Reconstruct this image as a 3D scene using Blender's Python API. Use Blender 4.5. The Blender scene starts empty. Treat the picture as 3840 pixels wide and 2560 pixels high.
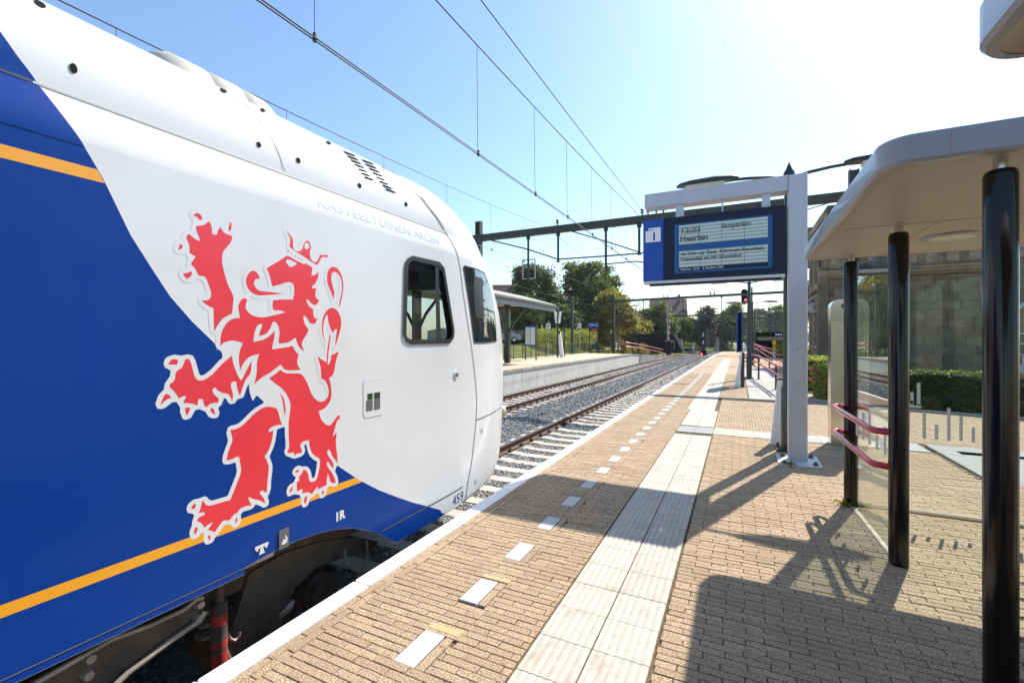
import bpy, bmesh, math, random
import numpy as np
from mathutils import Vector, Matrix
from mathutils.geometry import delaunay_2d_cdt
R = math.radians
random.seed(7); rng = np.random.default_rng(11)
S = bpy.context.scene; COL = S.collection
# ------------------------------------------------------------------ camera, sky, sun, exposure
EYE = 1.61                       # eye height above the near platform (z = 0); tracks run along +Y
FPX, VPX, VPY = 1707., 2765., 1275.
YAW = math.atan((VPX-1920)/FPX); CC, SS = math.cos(YAW), math.sin(YAW)
cd = bpy.data.cameras.new('camera'); cam = bpy.data.objects.new('camera', cd); COL.objects.link(cam)
cam.location = (0, 0, EYE); cam.rotation_euler = (R(90), 0, YAW)
cd.sensor_width = 36; cd.lens = 36*FPX/3840; cd.shift_y = -(1280-VPY)/3840; cd.clip_start = .05; cd.clip_end = 4000
S.camera = cam
SUN_AZ, SUN_EL = math.atan2(.33, .88), math.atan(1/math.hypot(.33, .88))
W = bpy.data.worlds.new('World'); S.world = W; W.use_nodes = True
nt = W.node_tree; bg = nt.nodes['Background']
sky = nt.nodes.new('ShaderNodeTexSky'); sky.sky_type = 'NISHITA'; sky.sun_disc = False
sky.sun_elevation = SUN_EL; sky.sun_rotation = SUN_AZ; sky.dust_density = .75; sky.air_density = 1.35; sky.ozone_density = 4.5
gm = nt.nodes.new('ShaderNodeGamma'); gm.inputs[1].default_value = 1.0; hs = nt.nodes.new('ShaderNodeHueSaturation'); hs.inputs['Saturation'].default_value = 1.03
nt.links.new(sky.outputs[0], gm.inputs[0]); nt.links.new(gm.outputs[0], hs.inputs['Color']); nt.links.new(hs.outputs[0], bg.inputs[0]); bg.inputs[1].default_value = .115
sl = bpy.data.lights.new('sun', 'SUN'); sl.energy = 4.5; sl.angle = R(.55); sl.color = (1, .94, .85)
so = bpy.data.objects.new('sun', sl); COL.objects.link(so)
so.rotation_euler = Vector((math.sin(SUN_AZ)*math.cos(SUN_EL), math.cos(SUN_AZ)*math.cos(SUN_EL), math.sin(SUN_EL))).to_track_quat('Z', 'Y').to_euler()
so.location = (5, 12, 14)
vs = S.view_settings; vs.view_transform = 'Standard'; vs.look = 'None'; vs.gamma = 1; vs.exposure = .93
S.render.resolution_x = 1024; S.render.resolution_y = 682

# ------------------------------------------------------------------ helpers
def ray(px, py):
    a = (px-1920)/FPX
    return (a*CC-SS, a*SS+CC, (VPY-py)/FPX)
def AX(px, py, X):
    d = ray(px, py); t = X/d[0]; return Vector((X, d[1]*t, EYE+d[2]*t))
def AY(px, py, Y):
    d = ray(px, py); t = Y/d[1]; return Vector((d[0]*t, Y, EYE+d[2]*t))
def AZ(px, py, z=0.):
    d = ray(px, py); t = (z-EYE)/d[2]; return Vector((d[0]*t, d[1]*t, z))
def curve(y): return .00107*(y-45)**2 if 45 < y < 150 else (0 if y <= 45 else .00107*105**2+.2247*(y-150))

class MB:
    def __init__(s): s.v = []; s.f = []; s.m = []; s.k = 0
    def add(s, v, f):
        n = len(s.v); s.v += [tuple(p) for p in v]; s.f += [tuple(i+n for i in q) for q in f]; s.m += [s.k]*len(f); return s
    def box(s, a, b, ch=0):
        x0, y0, z0 = a; x1, y1, z1 = b
        if ch:
            c = ch
            return s.prism([(x0+c,y0),(x1-c,y0),(x1,y0+c),(x1,y1-c),(x1-c,y1),(x0+c,y1),(x0,y1-c),(x0,y0+c)], z0, z1, c*.6)
        v = [(x0,y0,z0),(x1,y0,z0),(x1,y1,z0),(x0,y1,z0),(x0,y0,z1),(x1,y0,z1),(x1,y1,z1),(x0,y1,z1)]
        return s.add(v, [(3,2,1,0),(4,5,6,7),(0,1,5,4),(1,2,6,5),(2,3,7,6),(3,0,4,7)])
    def prism(s, poly, z0, z1, ch=0):
        n = len(poly)
        if ch:
            cx = sum(p[0] for p in poly)/n; cy = sum(p[1] for p in poly)/n
            def ins(p):
                d = math.hypot(p[0]-cx, p[1]-cy) or 1
                return (p[0]-(p[0]-cx)/d*ch, p[1]-(p[1]-cy)/d*ch)
            rings = [[(p[0],p[1],z0) for p in poly], [(p[0],p[1],z1-ch) for p in poly], [ins(p)+(z1,) for p in poly]]
        else: rings = [[(p[0],p[1],z0) for p in poly], [(p[0],p[1],z1) for p in poly]]
        v = sum(rings, []); f = []
        for r in range(len(rings)-1):
            for i in range(n):
                j = (i+1) % n; f.append((r*n+i, r*n+j, (r+1)*n+j, (r+1)*n+i))
        f.append(tuple(range(n))[::-1]); f.append(tuple((len(rings)-1)*n+i for i in range(n)))
        return s.add(v, f)
    def ext(s, poly, axis, a, b):       # polygon in the two other axes, extruded along axis
        n = len(poly)
        def P(p, t): return (t,p[0],p[1]) if axis == 'x' else (p[0],t,p[1]) if axis == 'y' else (p[0],p[1],t)
        v = [P(p, a) for p in poly]+[P(p, b) for p in poly]
        return s.add(v, [(i,(i+1)%n,n+(i+1)%n,n+i) for i in range(n)]+[tuple(range(n))[::-1], tuple(range(n,2*n))])
    def tube(s, pts, r, n=8, cap=True):
        pts = [Vector(p) for p in pts]; rs = r if isinstance(r, (list, tuple)) else [r]*len(pts)
        v = []; f = []; up = None
        for i, p in enumerate(pts):
            d = (pts[min(i+1,len(pts)-1)]-pts[max(i-1,0)]).normalized()
            if up is None:
                up = Vector((0,0,1)) if abs(d.z) < .95 else Vector((1,0,0))
            a = d.cross(up).normalized(); b = a.cross(d).normalized(); up = b
            v += [tuple(p+(a*math.cos(2*math.pi*k/n)+b*math.sin(2*math.pi*k/n))*rs[i]) for k in range(n)]
        for i in range(len(pts)-1):
            for k in range(n):
                f.append((i*n+k, i*n+(k+1)%n, (i+1)*n+(k+1)%n, (i+1)*n+k))
        if cap: f.append(tuple(range(n))[::-1]); f.append(tuple((len(pts)-1)*n+k for k in range(n)))
        return s.add(v, f)
    def lathe(s, prof, c=(0,0,0), n=16):   # prof: (radius, z)
        v = []; f = []
        for r, z in prof: v += [(c[0]+r*math.cos(2*math.pi*k/n), c[1]+r*math.sin(2*math.pi*k/n), c[2]+z) for k in range(n)]
        for i in range(len(prof)-1):
            for k in range(n): f.append((i*n+k, i*n+(k+1)%n, (i+1)*n+(k+1)%n, (i+1)*n+k))
        f.append(tuple(range(n))[::-1]); f.append(tuple((len(prof)-1)*n+k for k in range(n)))
        return s.add(v, f)
    def disc(s, c, axis, r, t, n=24):
        c = Vector(c); ax = Vector(axis).normalized(); return s.tube([c, c+ax*t], r, n)
def obj(name, mb, mat=None, parent=None, smooth=False, mats=None):
    me = bpy.data.meshes.new(name); me.from_pydata(mb.v, [], mb.f); me.update()
    bm = bmesh.new(); bm.from_mesh(me); bmesh.ops.recalc_face_normals(bm, faces=bm.faces); bm.to_mesh(me); bm.free()
    return link(name, me, mat, parent, smooth)
def link(name, me, mat=None, parent=None, smooth=False):
    o = bpy.data.objects.new(name, me); COL.objects.link(o)
    if mat is not None and not me.materials: me.materials.append(mat)
    if parent is not None: o.parent = parent
    if smooth:
        me.polygons.foreach_set('use_smooth', [True]*len(me.polygons))
        try: me.set_sharp_from_angle(angle=R(smooth if smooth is not True else 40))
        except Exception: pass
    return o
def npmesh(name, V, Fc, attr=None):
    me = bpy.data.meshes.new(name); V = np.asarray(V, np.float32); Fc = np.asarray(Fc, np.int32); n, k = Fc.shape
    me.vertices.add(len(V)); me.vertices.foreach_set('co', V.ravel()); me.loops.add(n*k); me.loops.foreach_set('vertex_index', Fc.ravel())
    me.polygons.add(n); me.polygons.foreach_set('loop_start', np.arange(0, n*k, k, dtype=np.int32))
    me.polygons.foreach_set('loop_total', np.full(n, k, np.int32)); me.update(calc_edges=True); me.shade_flat()
    if attr is not None:
        at = me.attributes.new('tone', 'FLOAT', 'POINT'); at.data.foreach_set('value', np.asarray(attr, np.float32))
    return me
def empty(name, loc=(0,0,0), rz=0):
    o = bpy.data.objects.new(name, None); COL.objects.link(o); o.location = loc; o.rotation_euler = (0,0,rz); o.empty_display_size = .2; return o
def tag(o, label=None, cat=None, group=None, kind=None):
    if label: o['label'] = label
    if cat: o['category'] = cat
    if group: o['group'] = group
    if kind: o['kind'] = kind
    return o
def thing(name, label, cat, loc=(0,0,0), rz=0, group=None): return tag(empty(name, loc, rz), label, cat, group)
def copy_tree(o, parent=None):
    c = o.copy(); COL.objects.link(c); c.parent = parent
    for ch in list(o.children): copy_tree(ch, c)
    return c
def text_mesh(txt, size, ext=0.002, align='LEFT', bold=0.0):
    cu = bpy.data.curves.new('t', 'FONT'); cu.body = txt; cu.size = size; cu.extrude = ext; cu.align_x = align; cu.offset = bold; cu.resolution_u = 3
    o = bpy.data.objects.new('t', cu); COL.objects.link(o)
    me = bpy.data.meshes.new_from_object(o.evaluated_get(bpy.context.evaluated_depsgraph_get())); bpy.data.objects.remove(o); return me
def text(name, txt, size, loc, mat, parent, rot=(R(90),0,0), ext=.002, align='LEFT', bold=0., width=None):
    me = text_mesh(txt, size, ext, align, bold)
    if width:
        xs = [v.co.x for v in me.vertices]; k = width/(max(xs)-min(xs))
        for v in me.vertices: v.co.x *= k
    me.materials.clear(); o = link(name, me, mat, parent); o.location = loc; o.rotation_euler = rot; return o

# ------------------------------------------------------------------ materials
def mat(name, col, rough=.6, metal=0, spec=.5, coat=0, coat_rough=.04, var=0, vscale=8, bump=0, bscale=60, dirt=None, dscale=2, dlo=.55, dhi=.75, tone=0, trans=0, emit=None, estr=1, obj_rand=0):
    m = bpy.data.materials.new(name); m.use_nodes = True; t = m.node_tree; L = t.links; b = t.nodes['Principled BSDF']
    b.inputs['Base Color'].default_value = (*col, 1); b.inputs['Roughness'].default_value = rough; b.inputs['Metallic'].default_value = metal
    b.inputs['Specular IOR Level'].default_value = spec
    if coat: b.inputs['Coat Weight'].default_value = coat; b.inputs['Coat Roughness'].default_value = coat_rough
    tc = t.nodes.new('ShaderNodeNewGeometry')
    cur = None
    def noise(sc, det=4):
        n = t.nodes.new('ShaderNodeTexNoise'); n.inputs['Scale'].default_value = sc; n.inputs['Detail'].default_value = det; L.new(tc.outputs['Position'], n.inputs['Vector']); return n.outputs['Fac']
    def mix(a, bcol, fac, mode='MIX'):
        x = t.nodes.new('ShaderNodeMix'); x.data_type = 'RGBA'; x.blend_type = mode; x.clamp_factor = True
        if isinstance(fac, float): x.inputs[0].default_value = fac
        else: L.new(fac, x.inputs[0])
        for sock, val in ((x.inputs[6], a), (x.inputs[7], bcol)):
            if isinstance(val, tuple): sock.default_value = (*val, 1)
            else: L.new(val, sock)
        return x.outputs[2]
    def ramp(src, lo, hi):
        r = t.nodes.new('ShaderNodeMapRange'); r.inputs['From Min'].default_value = lo; r.inputs['From Max'].default_value = hi; L.new(src, r.inputs['Value']); return r.outputs[0]
    cur = col
    if var: cur = mix(tuple(c*(1-var) for c in col), tuple(min(1, c*(1+var)) for c in col), ramp(noise(vscale), .32, .68))
    if tone:
        at = t.nodes.new('ShaderNodeAttribute'); at.attribute_name = 'tone'
        cur = mix(cur, (1-tone,)*3, at.outputs['Fac'], 'MULTIPLY')
    if obj_rand:
        oi = t.nodes.new('ShaderNodeObjectInfo'); cur = mix(cur, (1-obj_rand,)*3, oi.outputs['Random'], 'MULTIPLY')
    if dirt: cur = mix(cur, dirt, ramp(noise(dscale, 6), dlo, dhi))
    if not isinstance(cur, tuple): L.new(cur, b.inputs['Base Color'])
    if bump:
        bu = t.nodes.new('ShaderNodeBump'); bu.inputs['Strength'].default_value = bump; bu.inputs['Distance'].default_value = .01; L.new(noise(bscale, 3), bu.inputs['Height']); L.new(bu.outputs[0], b.inputs['Normal'])
    if emit: b.inputs['Emission Color'].default_value = (*emit, 1); b.inputs['Emission Strength'].default_value = estr
    if trans:
        tr = t.nodes.new('ShaderNodeBsdfTranslucent'); 
        if isinstance(cur, tuple): tr.inputs[0].default_value = (*cur, 1)
        else: L.new(cur, tr.inputs[0])
        ms = t.nodes.new('ShaderNodeMixShader'); ms.inputs[0].default_value = trans; L.new(b.outputs[0], ms.inputs[1]); L.new(tr.outputs[0], ms.inputs[2]); L.new(ms.outputs[0], t.nodes['Material Output'].inputs[0])
    return m
def glass(name, tint=(.93,.96,.95), rough=.0, refl=1.0):
    m = bpy.data.materials.new(name); m.use_nodes = True; t = m.node_tree; t.nodes.clear(); L = t.links
    out = t.nodes.new('ShaderNodeOutputMaterial'); mx = t.nodes.new('ShaderNodeMixShader'); tr = t.nodes.new('ShaderNodeBsdfTransparent'); gl = t.nodes.new('ShaderNodeBsdfGlossy'); lw = t.nodes.new('ShaderNodeLayerWeight'); pw = t.nodes.new('ShaderNodeMath'); fr = t.nodes.new('ShaderNodeMath')
    tr.inputs[0].default_value = (*tint, 1); gl.inputs['Roughness'].default_value = rough; lw.inputs[0].default_value = .5; pw.operation = 'POWER'; pw.inputs[1].default_value = 5; fr.operation = 'MULTIPLY_ADD'; fr.inputs[1].default_value = .96; fr.inputs[2].default_value = .018; L.new(lw.outputs['Facing'], pw.inputs[0]); L.new(pw.outputs[0], fr.inputs[0]); gl.inputs[0].default_value = (refl,)*3+(1,)
    L.new(fr.outputs[0], mx.inputs[0]); L.new(tr.outputs[0], mx.inputs[1]); L.new(gl.outputs[0], mx.inputs[2]); L.new(mx.outputs[0], out.inputs[0]); return m
M = {}
M['white_paint'] = mat('white_train_paint', (.64,.645,.645), .28, coat=.35, var=.03, vscale=1.3, dirt=(.60,.56,.50), dscale=1.6, dlo=.62, dhi=.95)
M['blue_paint'] = mat('blue_train_paint', (.0002,.036,.225), .38, spec=.16, coat=.06, var=.05, vscale=.8, coat_rough=.08)
M['yellow_paint'] = mat('yellow_stripe_paint', (.78,.33,.012), .35, coat=.3)
M['red_foil'] = mat('red_foil', (.70,.028,.045), .38, coat=.1, var=.04, vscale=3)
M['white_foil'] = mat('white_foil', (.64,.645,.645), .28, coat=.35)
M['pale_blue_foil'] = mat('pale_blue_letters', (.36,.44,.60), .4)
M['navy'] = mat('navy_letters', (.02,.04,.16), .4)
M['hole'] = mat('dark_hole', (.012,.012,.012), .9, spec=.1)
M['windscreen'] = glass('windscreen_glass', (.62,.66,.66))
M['seam'] = mat('panel_gap', (.10,.10,.10), .7)
M['seam_light'] = mat('panel_gap_light', (.36,.36,.35), .6)
M['rubber'] = mat('black_rubber', (.012,.012,.013), .45)
M['dark_int'] = mat('dark_interior', (.03,.03,.032), .7)
M['underframe'] = mat('dirty_underframe', (.080,.054,.037), .75, var=.35, vscale=6, bump=.4, bscale=25)
M['bracket'] = mat('dusty_bracket_steel', (.32,.26,.20), .5, metal=.4, var=.25, vscale=9)
M['red_band'] = mat('red_marking', (.38,.03,.02), .6)
M['dark_glass'] = mat('tinted_cab_glass', (.012,.014,.017), .03, spec=.9, coat=.6)
M['cab_glass'] = glass('clear_cab_glass', (.80,.84,.84))
M['shelter_glass'] = glass('shelter_glass', (.90,.94,.92))
M['far_glass'] = mat('window_pane', (.03,.04,.05), .05, spec=.9)
M['brick'] = mat('tan_paving_brick', (.445,.328,.215), .9, spec=.2, var=.55, vscale=115, tone=.17, bump=1.0, bscale=150, dirt=(.32,.235,.155), dscale=2.0, dlo=.48, dhi=.85)
M['brick_yellow'] = mat('yellow_paving_brick', (.50,.38,.20), .9, spec=.2, var=.2, vscale=150, bump=.6, bscale=210)
M['joint'] = mat('sandy_joint', (.13,.095,.06), .95, spec=.1, var=.3, vscale=40)
M['edge'] = mat('white_edge_paint', (.78,.78,.77), .8, spec=.2, var=.04, vscale=12, dirt=(.50,.47,.42), dscale=4, dlo=.60, dhi=.95)
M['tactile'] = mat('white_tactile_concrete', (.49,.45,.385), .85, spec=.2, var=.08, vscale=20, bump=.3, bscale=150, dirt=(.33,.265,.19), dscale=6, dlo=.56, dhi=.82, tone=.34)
M['groove'] = mat('dirty_groove', (.40,.32,.23), .9, var=.3, vscale=16)
M['dash'] = mat('white_marker_tile', (.52,.52,.51), 1.0, spec=.0, var=.04, vscale=14, obj_rand=.10)
M['grey_tile'] = mat('grey_tile', (.27,.265,.255), .85, var=.08, vscale=20)
M['cream_tile'] = mat('cream_tile', (.50,.42,.29), .85, var=.07, vscale=20, obj_rand=.1)
M['pale_tile'] = mat('pale_concrete_tile', (.35,.335,.305), .85, var=.10, vscale=14, obj_rand=.12)
M['concrete'] = mat('concrete', (.25,.245,.23), .85, var=.10, vscale=5, bump=.2, bscale=40, dirt=(.20,.18,.15), dscale=1.3, dlo=.60, dhi=.85)
M['wall_panel'] = mat('concrete_wall_panel', (.58,.56,.51), .85, var=.06, vscale=4, dirt=(.22,.20,.16), dscale=2.2, dlo=.62, dhi=.9, obj_rand=.10)
M['coping'] = mat('stained_coping', (.40,.37,.31), .9, var=.2, vscale=6, dirt=(.10,.085,.065), dscale=4, dlo=.45, dhi=.75, obj_rand=.15)
M['sleeper'] = mat('concrete_sleeper', (.49,.44,.38), .85, var=.10, vscale=10, dirt=(.42,.24,.13), dscale=1.3, dlo=.46, dhi=.85, obj_rand=.12)
M['rail'] = mat('rusty_rail', (.085,.036,.018), .75, var=.25, vscale=20)
M['rail_top'] = mat('polished_rail_head', (.42,.40,.38), .28, metal=.9)
M['clip'] = mat('rusty_clip', (.06,.026,.014), .8)
M['ballast'] = mat('grey_ballast', (.45,.44,.41), .85, spec=.3, var=.2, vscale=30, tone=.70)
M['ballast_bed'] = mat('ballast_bed', (.17,.165,.155), .95, var=.5, vscale=26, bump=1, bscale=22)
M['alu'] = mat('grey_metal_paint', (.42,.44,.50), .38, metal=.25, var=.05, vscale=4)
M['plate'] = mat('galvanised_plate', (.55,.58,.60), .5, metal=.3)
M['bolt'] = mat('rusty_bolt', (.13,.085,.06), .6, metal=.5)
M['sign_blue'] = mat('sign_blue', (.004,.058,.36), .35, spec=.35)
M['sign_navy'] = mat('sign_navy', (.005,.010,.036), .35, spec=.25)
M['sign_mid'] = mat('screen_surround_blue', (.012,.085,.28), .4, spec=.3)
M['white'] = mat('sign_white', (.75,.75,.76), .5)
M['lcd_text'] = mat('lcd_text', (.02,.045,.055), .5)
M['lcd_text_pale'] = mat('lcd_text_pale', (.075,.11,.115), .5)
M['black'] = mat('gloss_black_post', (.008,.007,.006), .16, spec=.32, coat=.12)
M['steel'] = mat('stainless_steel', (.58,.55,.50), .22, metal=1, var=.04, vscale=3)
M['red_rail'] = mat('red_handrail', (.42,.006,.016), .2, coat=.5)
M['canopy_side'] = mat('canopy_fascia', (.29,.29,.295), .35, coat=.2)
M['canopy_under'] = mat('canopy_soffit', (.37,.325,.245), .45, var=.03, vscale=2)
M['frost'] = mat('frosted_bar', (.60,.60,.58), .9)
M['dark_green'] = mat('dark_green_post', (.012,.020,.016), .4, coat=.3)
M['gantry'] = mat('weathered_green_steel', (.030,.042,.034), .6, var=.25, vscale=5, dirt=(.075,.05,.03), dscale=2.6, dlo=.56, dhi=.72)
M['wire'] = mat('contact_wire', (.014,.016,.016), .6)
M['insul'] = mat('insulator', (.05,.035,.03), .4)
M['lamp_glass'] = mat('lamp_cover', (.55,.52,.42), .3)
M['stone'] = mat('weathered_ashlar', (.21,.165,.115), .92, var=.22, vscale=2.2, bump=.5, bscale=14, dirt=(.065,.055,.047), dscale=.9, dlo=.50, dhi=.78, obj_rand=.32)
M['stone_pale'] = mat('pale_stone_trim', (.29,.24,.17), .9, var=.18, vscale=3, bump=.4, bscale=18, dirt=(.10,.085,.07), dscale=1.4, dlo=.52, dhi=.8, obj_rand=.2)
M['mortar'] = mat('dark_mortar', (.09,.08,.065), .95)
M['win_white'] = mat('white_window_frame', (.50,.52,.54), .5)
M['clock_face'] = mat('clock_face', (.62,.60,.54), .4)
M['leaf'] = mat('leaf_green', (.165,.225,.034), .5, spec=.4, tone=.74, trans=.5)
M['leaf_yellow'] = mat('leaf_yellow_green', (.34,.32,.04), .5, spec=.4, tone=.70, trans=.5)
M['leaf_dark'] = mat('leaf_dark_green', (.11,.145,.028), .5, spec=.4, tone=.74, trans=.45)
M['leaf_brown'] = mat('leaf_copper', (.075,.045,.030), .6, tone=.6, trans=.2)
M['red_ramp'] = mat('faded_red_railing', (.46,.06,.07), .35, coat=.2)
M['navy_seam'] = mat('navy_panel_gap', (.002,.008,.05), .5)
M['leaf_hedge'] = mat('leaf_clipped_hedge', (.40,.44,.06), .5, spec=.4, tone=.60, trans=.55)
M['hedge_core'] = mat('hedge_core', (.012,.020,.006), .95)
M['bark'] = mat('bark', (.055,.042,.030), .9, var=.3, vscale=6, bump=.6, bscale=12)
M['grass'] = mat('grass_ground', (.17,.19,.04), .95, spec=.15, var=.4, vscale=1.2, dirt=(.16,.14,.06), dscale=.25, dlo=.45, dhi=.7)
M['soil'] = mat('soil_ground', (.16,.14,.10), .95, var=.35, vscale=.6)
M['asphalt'] = mat('asphalt', (.085,.083,.080), .9, var=.15, vscale=6)
M['paving_far'] = mat('far_paving', (.40,.29,.19), .95, spec=.2, var=.14, vscale=9, dirt=(.30,.22,.15), dscale=.7, dlo=.5, dhi=.8)
M['paving_pink'] = mat('far_platform_paving', (.52,.40,.29), .95, spec=.2, var=.12, vscale=5, dirt=(.38,.29,.21), dscale=.6)
M['roof_tile'] = mat('red_roof_tile', (.15,.055,.035), .8, var=.35, vscale=5)
M['roof_dark'] = mat('dark_roof_tile', (.10,.058,.050), .8, var=.3, vscale=5)
M['brick_wall'] = mat('brown_brick_wall', (.17,.10,.065), .9, var=.2, vscale=6)
M['render_wall'] = mat('cream_render', (.55,.52,.47), .9, var=.06, vscale=1)
M['matt_black'] = mat('matt_black', (.005,.005,.005), .9, spec=.08)
M['shed_glare'] = mat('shed_glare', (.20,.175,.14), .7)  # grey that imitates the glare below the shed roof
M['yellow_sign'] = mat('yellow_sign', (.70,.40,.02), .5)
M['car_paint'] = mat('dark_blue_car_paint', (.012,.018,.04), .2, coat=.7)
M['tyre'] = mat('tyre', (.012,.012,.012), .85)
M['grey_cab'] = mat('grey_cabinet', (.32,.35,.37), .6)
M['red_lamp'] = mat('red_signal_lamp', (.6,.01,.02), .3, emit=(1,.03,.06), estr=6)
M['fabric_white'] = mat('roof_unit_white', (.50,.46,.40), .55, var=.06, vscale=5)
M['green_lamp'] = mat('green_button', (.010,.045,.006), .3)
M['poster'] = mat('poster_green', (.10,.28,.05), .5, dirt=(.60,.25,.10), dscale=6, dlo=.5, dhi=.6)
M['timetable_y'] = mat('timetable_paper', (.56,.60,.50), .6, var=.08, vscale=30)
M['timetable_w'] = mat('timetable_paper_white', (.60,.66,.72), .6, var=.10, vscale=30)
def lcd():
    m = mat('lcd_screen', (.27,.36,.33), .35, coat=.2); t = m.node_tree; L = t.links; b = t.nodes['Principled BSDF']
    w = t.nodes.new('ShaderNodeTexWave'); w.wave_type = 'BANDS'; w.bands_direction = 'Z'; w.inputs['Scale'].default_value = 6.6; w.inputs['Distortion'].default_value = 0
    g = t.nodes.new('ShaderNodeNewGeometry'); L.new(g.outputs['Position'], w.inputs['Vector'])
    x = t.nodes.new('ShaderNodeMix'); x.data_type = 'RGBA'; x.inputs[6].default_value = (.13,.19,.20,1); x.inputs[7].default_value = (.29,.37,.37,1)
    L.new(w.outputs['Fac'], x.inputs[0]); L.new(x.outputs[2], b.inputs['Base Color']); L.new(x.outputs[2], b.inputs['Emission Color']); b.inputs['Emission Strength'].default_value = .22
    return m
M['lcd'] = lcd()
# ------------------------------------------------------------------ ground and terrain
def struct(name, mb, m, parent=None, smooth=False):
    o = obj(name, mb, m, parent, smooth)
    if parent is None: o['kind'] = 'structure'
    return o
struct('ground', MB().add([(-900,-300,-1.30),(900,-300,-1.30),(900,1500,-1.30),(-900,1500,-1.30)], [(0,1,2,3)]), M['soil'])
PL, PE = -2.294, -2.157          # near platform edge: outer and inner side of the white slabs
RAILZ = -.76; T1, T2 = -3.985, -8.16
FE, FZ = -9.86, .17              # far platform edge and height

# track bed with shoulders, following the line's curve
mb = MB(); ys = [-14+2*i for i in range(110)]
prof = [(-10.3,-1.28),(-9.84,-.985),(-9.4,-.97),(-7.0,-.965),(-6.1,-.90),(-5.2,-.96),(-3.9,-.975),(-2.6,-.985),(-2.0,-1.0)]
v = [(x+curve(y), y, z) for y in ys for x, z in prof]; n = len(prof)
mb.add(v, [(j*n+i, j*n+i+1, (j+1)*n+i+1, (j+1)*n+i) for j in range(len(ys)-1) for i in range(n-1)])
struct('track_bed', mb, M['ballast_bed'])
# ballast stones (nobody could count them)
ico = np.array([(0,0,1),(.9,0,.1),(.25,.85,0),(-.75,.5,.1),(-.7,-.55,0),(.3,-.85,.1),(0,0,-1)], float)
icf = np.array([(0,1,2),(0,2,3),(0,3,4),(0,4,5),(0,5,1),(6,2,1),(6,3,2),(6,4,3),(6,5,4),(6,1,5)])
def bedz(x): return np.interp(x, [p[0] for p in prof], [p[1] for p in prof])
cs = []
for (y0, y1, dens, sz) in ((.3,4.2,300,.026),(4.2,12,430,.027),(12,22,210,.036),(22,40,90,.052),(40,75,26,.085)):
    nn = int((y1-y0)*7.6*dens); xs = rng.uniform(-9.85,-2.25,nn); yy = rng.uniform(y0,y1,nn)
    on1 = (abs(xs-T1) < 1.27); on2 = (abs(xs-T2) < 1.27)
    ph = (yy/.6) % 1; keep = ~((on1 | on2) & (abs(ph-.5) < .22))
    xs, yy = xs[keep], yy[keep]; cs.append(np.column_stack([xs+np.array([curve(q) for q in yy]), yy, bedz(xs)+rng.uniform(-.004,.016,len(xs))+np.where(abs(xs+6.1)<.8, .02, 0), sz*rng.uniform(.6,1.35,len(xs))]))
cs = np.concatenate(cs); nst = len(cs)
ang = rng.uniform(0, 2*np.pi, nst); sc = rng.uniform(.65,1.2,(nst,3)); base = ico[None]*sc[:,None]*(1+rng.uniform(-.22,.22,(nst,7,1)))
ca, sa = np.cos(ang)[:,None], np.sin(ang)[:,None]; tl = rng.uniform(-.9,.9,nst)[:,None]
x, y, z = base[...,0], base[...,1], base[...,2]; y, z = y*np.cos(tl)-z*np.sin(tl), y*np.sin(tl)+z*np.cos(tl); x, y = x*ca-y*sa, x*sa+y*ca
Vv = np.stack([x,y,z], -1)*cs[:,3][:,None,None]+cs[:,None,:3]
me = npmesh('ballast_stones', Vv.reshape(-1,3), (icf[None]+7*np.arange(nst)[:,None,None]).reshape(-1,3), np.repeat(rng.uniform(0,1,nst)**1.4,7))
o = link('ballast_stones', me, M['ballast']); tag(o, 'loose grey ballast stones filling the track bed between the rails', 'ballast', kind='stuff')

# ------------------------------------------------------------------ tracks
def path_ext(poly, xc, y0, y1, zc, step=4.):
    mb = MB(); ys = list(np.arange(y0, y1+.01, step)); n = len(poly)
    v = [(xc+p[0]+curve(y), y, zc+p[1]) for y in ys for p in poly]
    return mb.add(v, [(j*n+i, j*n+(i+1)%n, (j+1)*n+(i+1)%n, (j+1)*n+i) for j in range(len(ys)-1) for i in range(n)])
rp = [(-.075,-.172),(.075,-.172),(.075,-.160),(.012,-.140),(.010,-.05),(.036,-.036),(.036,-.008),(.028,-.001),(-.028,-.001),(-.036,-.008),(-.036,-.036),(-.010,-.05),(-.012,-.140),(-.075,-.160)]
slp = MB().ext([(-1.26,-.19),(1.26,-.19),(1.26,-.02),(1.23,0),(.42,0),(.36,-.02),(-.36,-.02),(-.42,0),(-1.23,0),(-1.26,-.02)], 'y', -.125, .125)
slm = bpy.data.meshes.new('sleeper'); slm.from_pydata(slp.v, [], slp.f); slm.materials.append(M['sleeper']); slm.update()
cl = MB().box((-.14,-.07,-.002),(.14,.07,.014))
for sx in (-1, 1): cl.box((sx*.085-.03,-.05,.014),(sx*.085+.03,.05,.05), .012); cl.tube([(sx*.12,-.045,.02),(sx*.10,-.03,.065),(sx*.06,0,.045),(sx*.10,.03,.065),(sx*.12,.045,.02)], .011, 5)
clm = bpy.data.meshes.new('rail_clip'); clm.from_pydata(cl.v, [], cl.f); clm.materials.append(M['clip']); clm.update()
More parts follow.
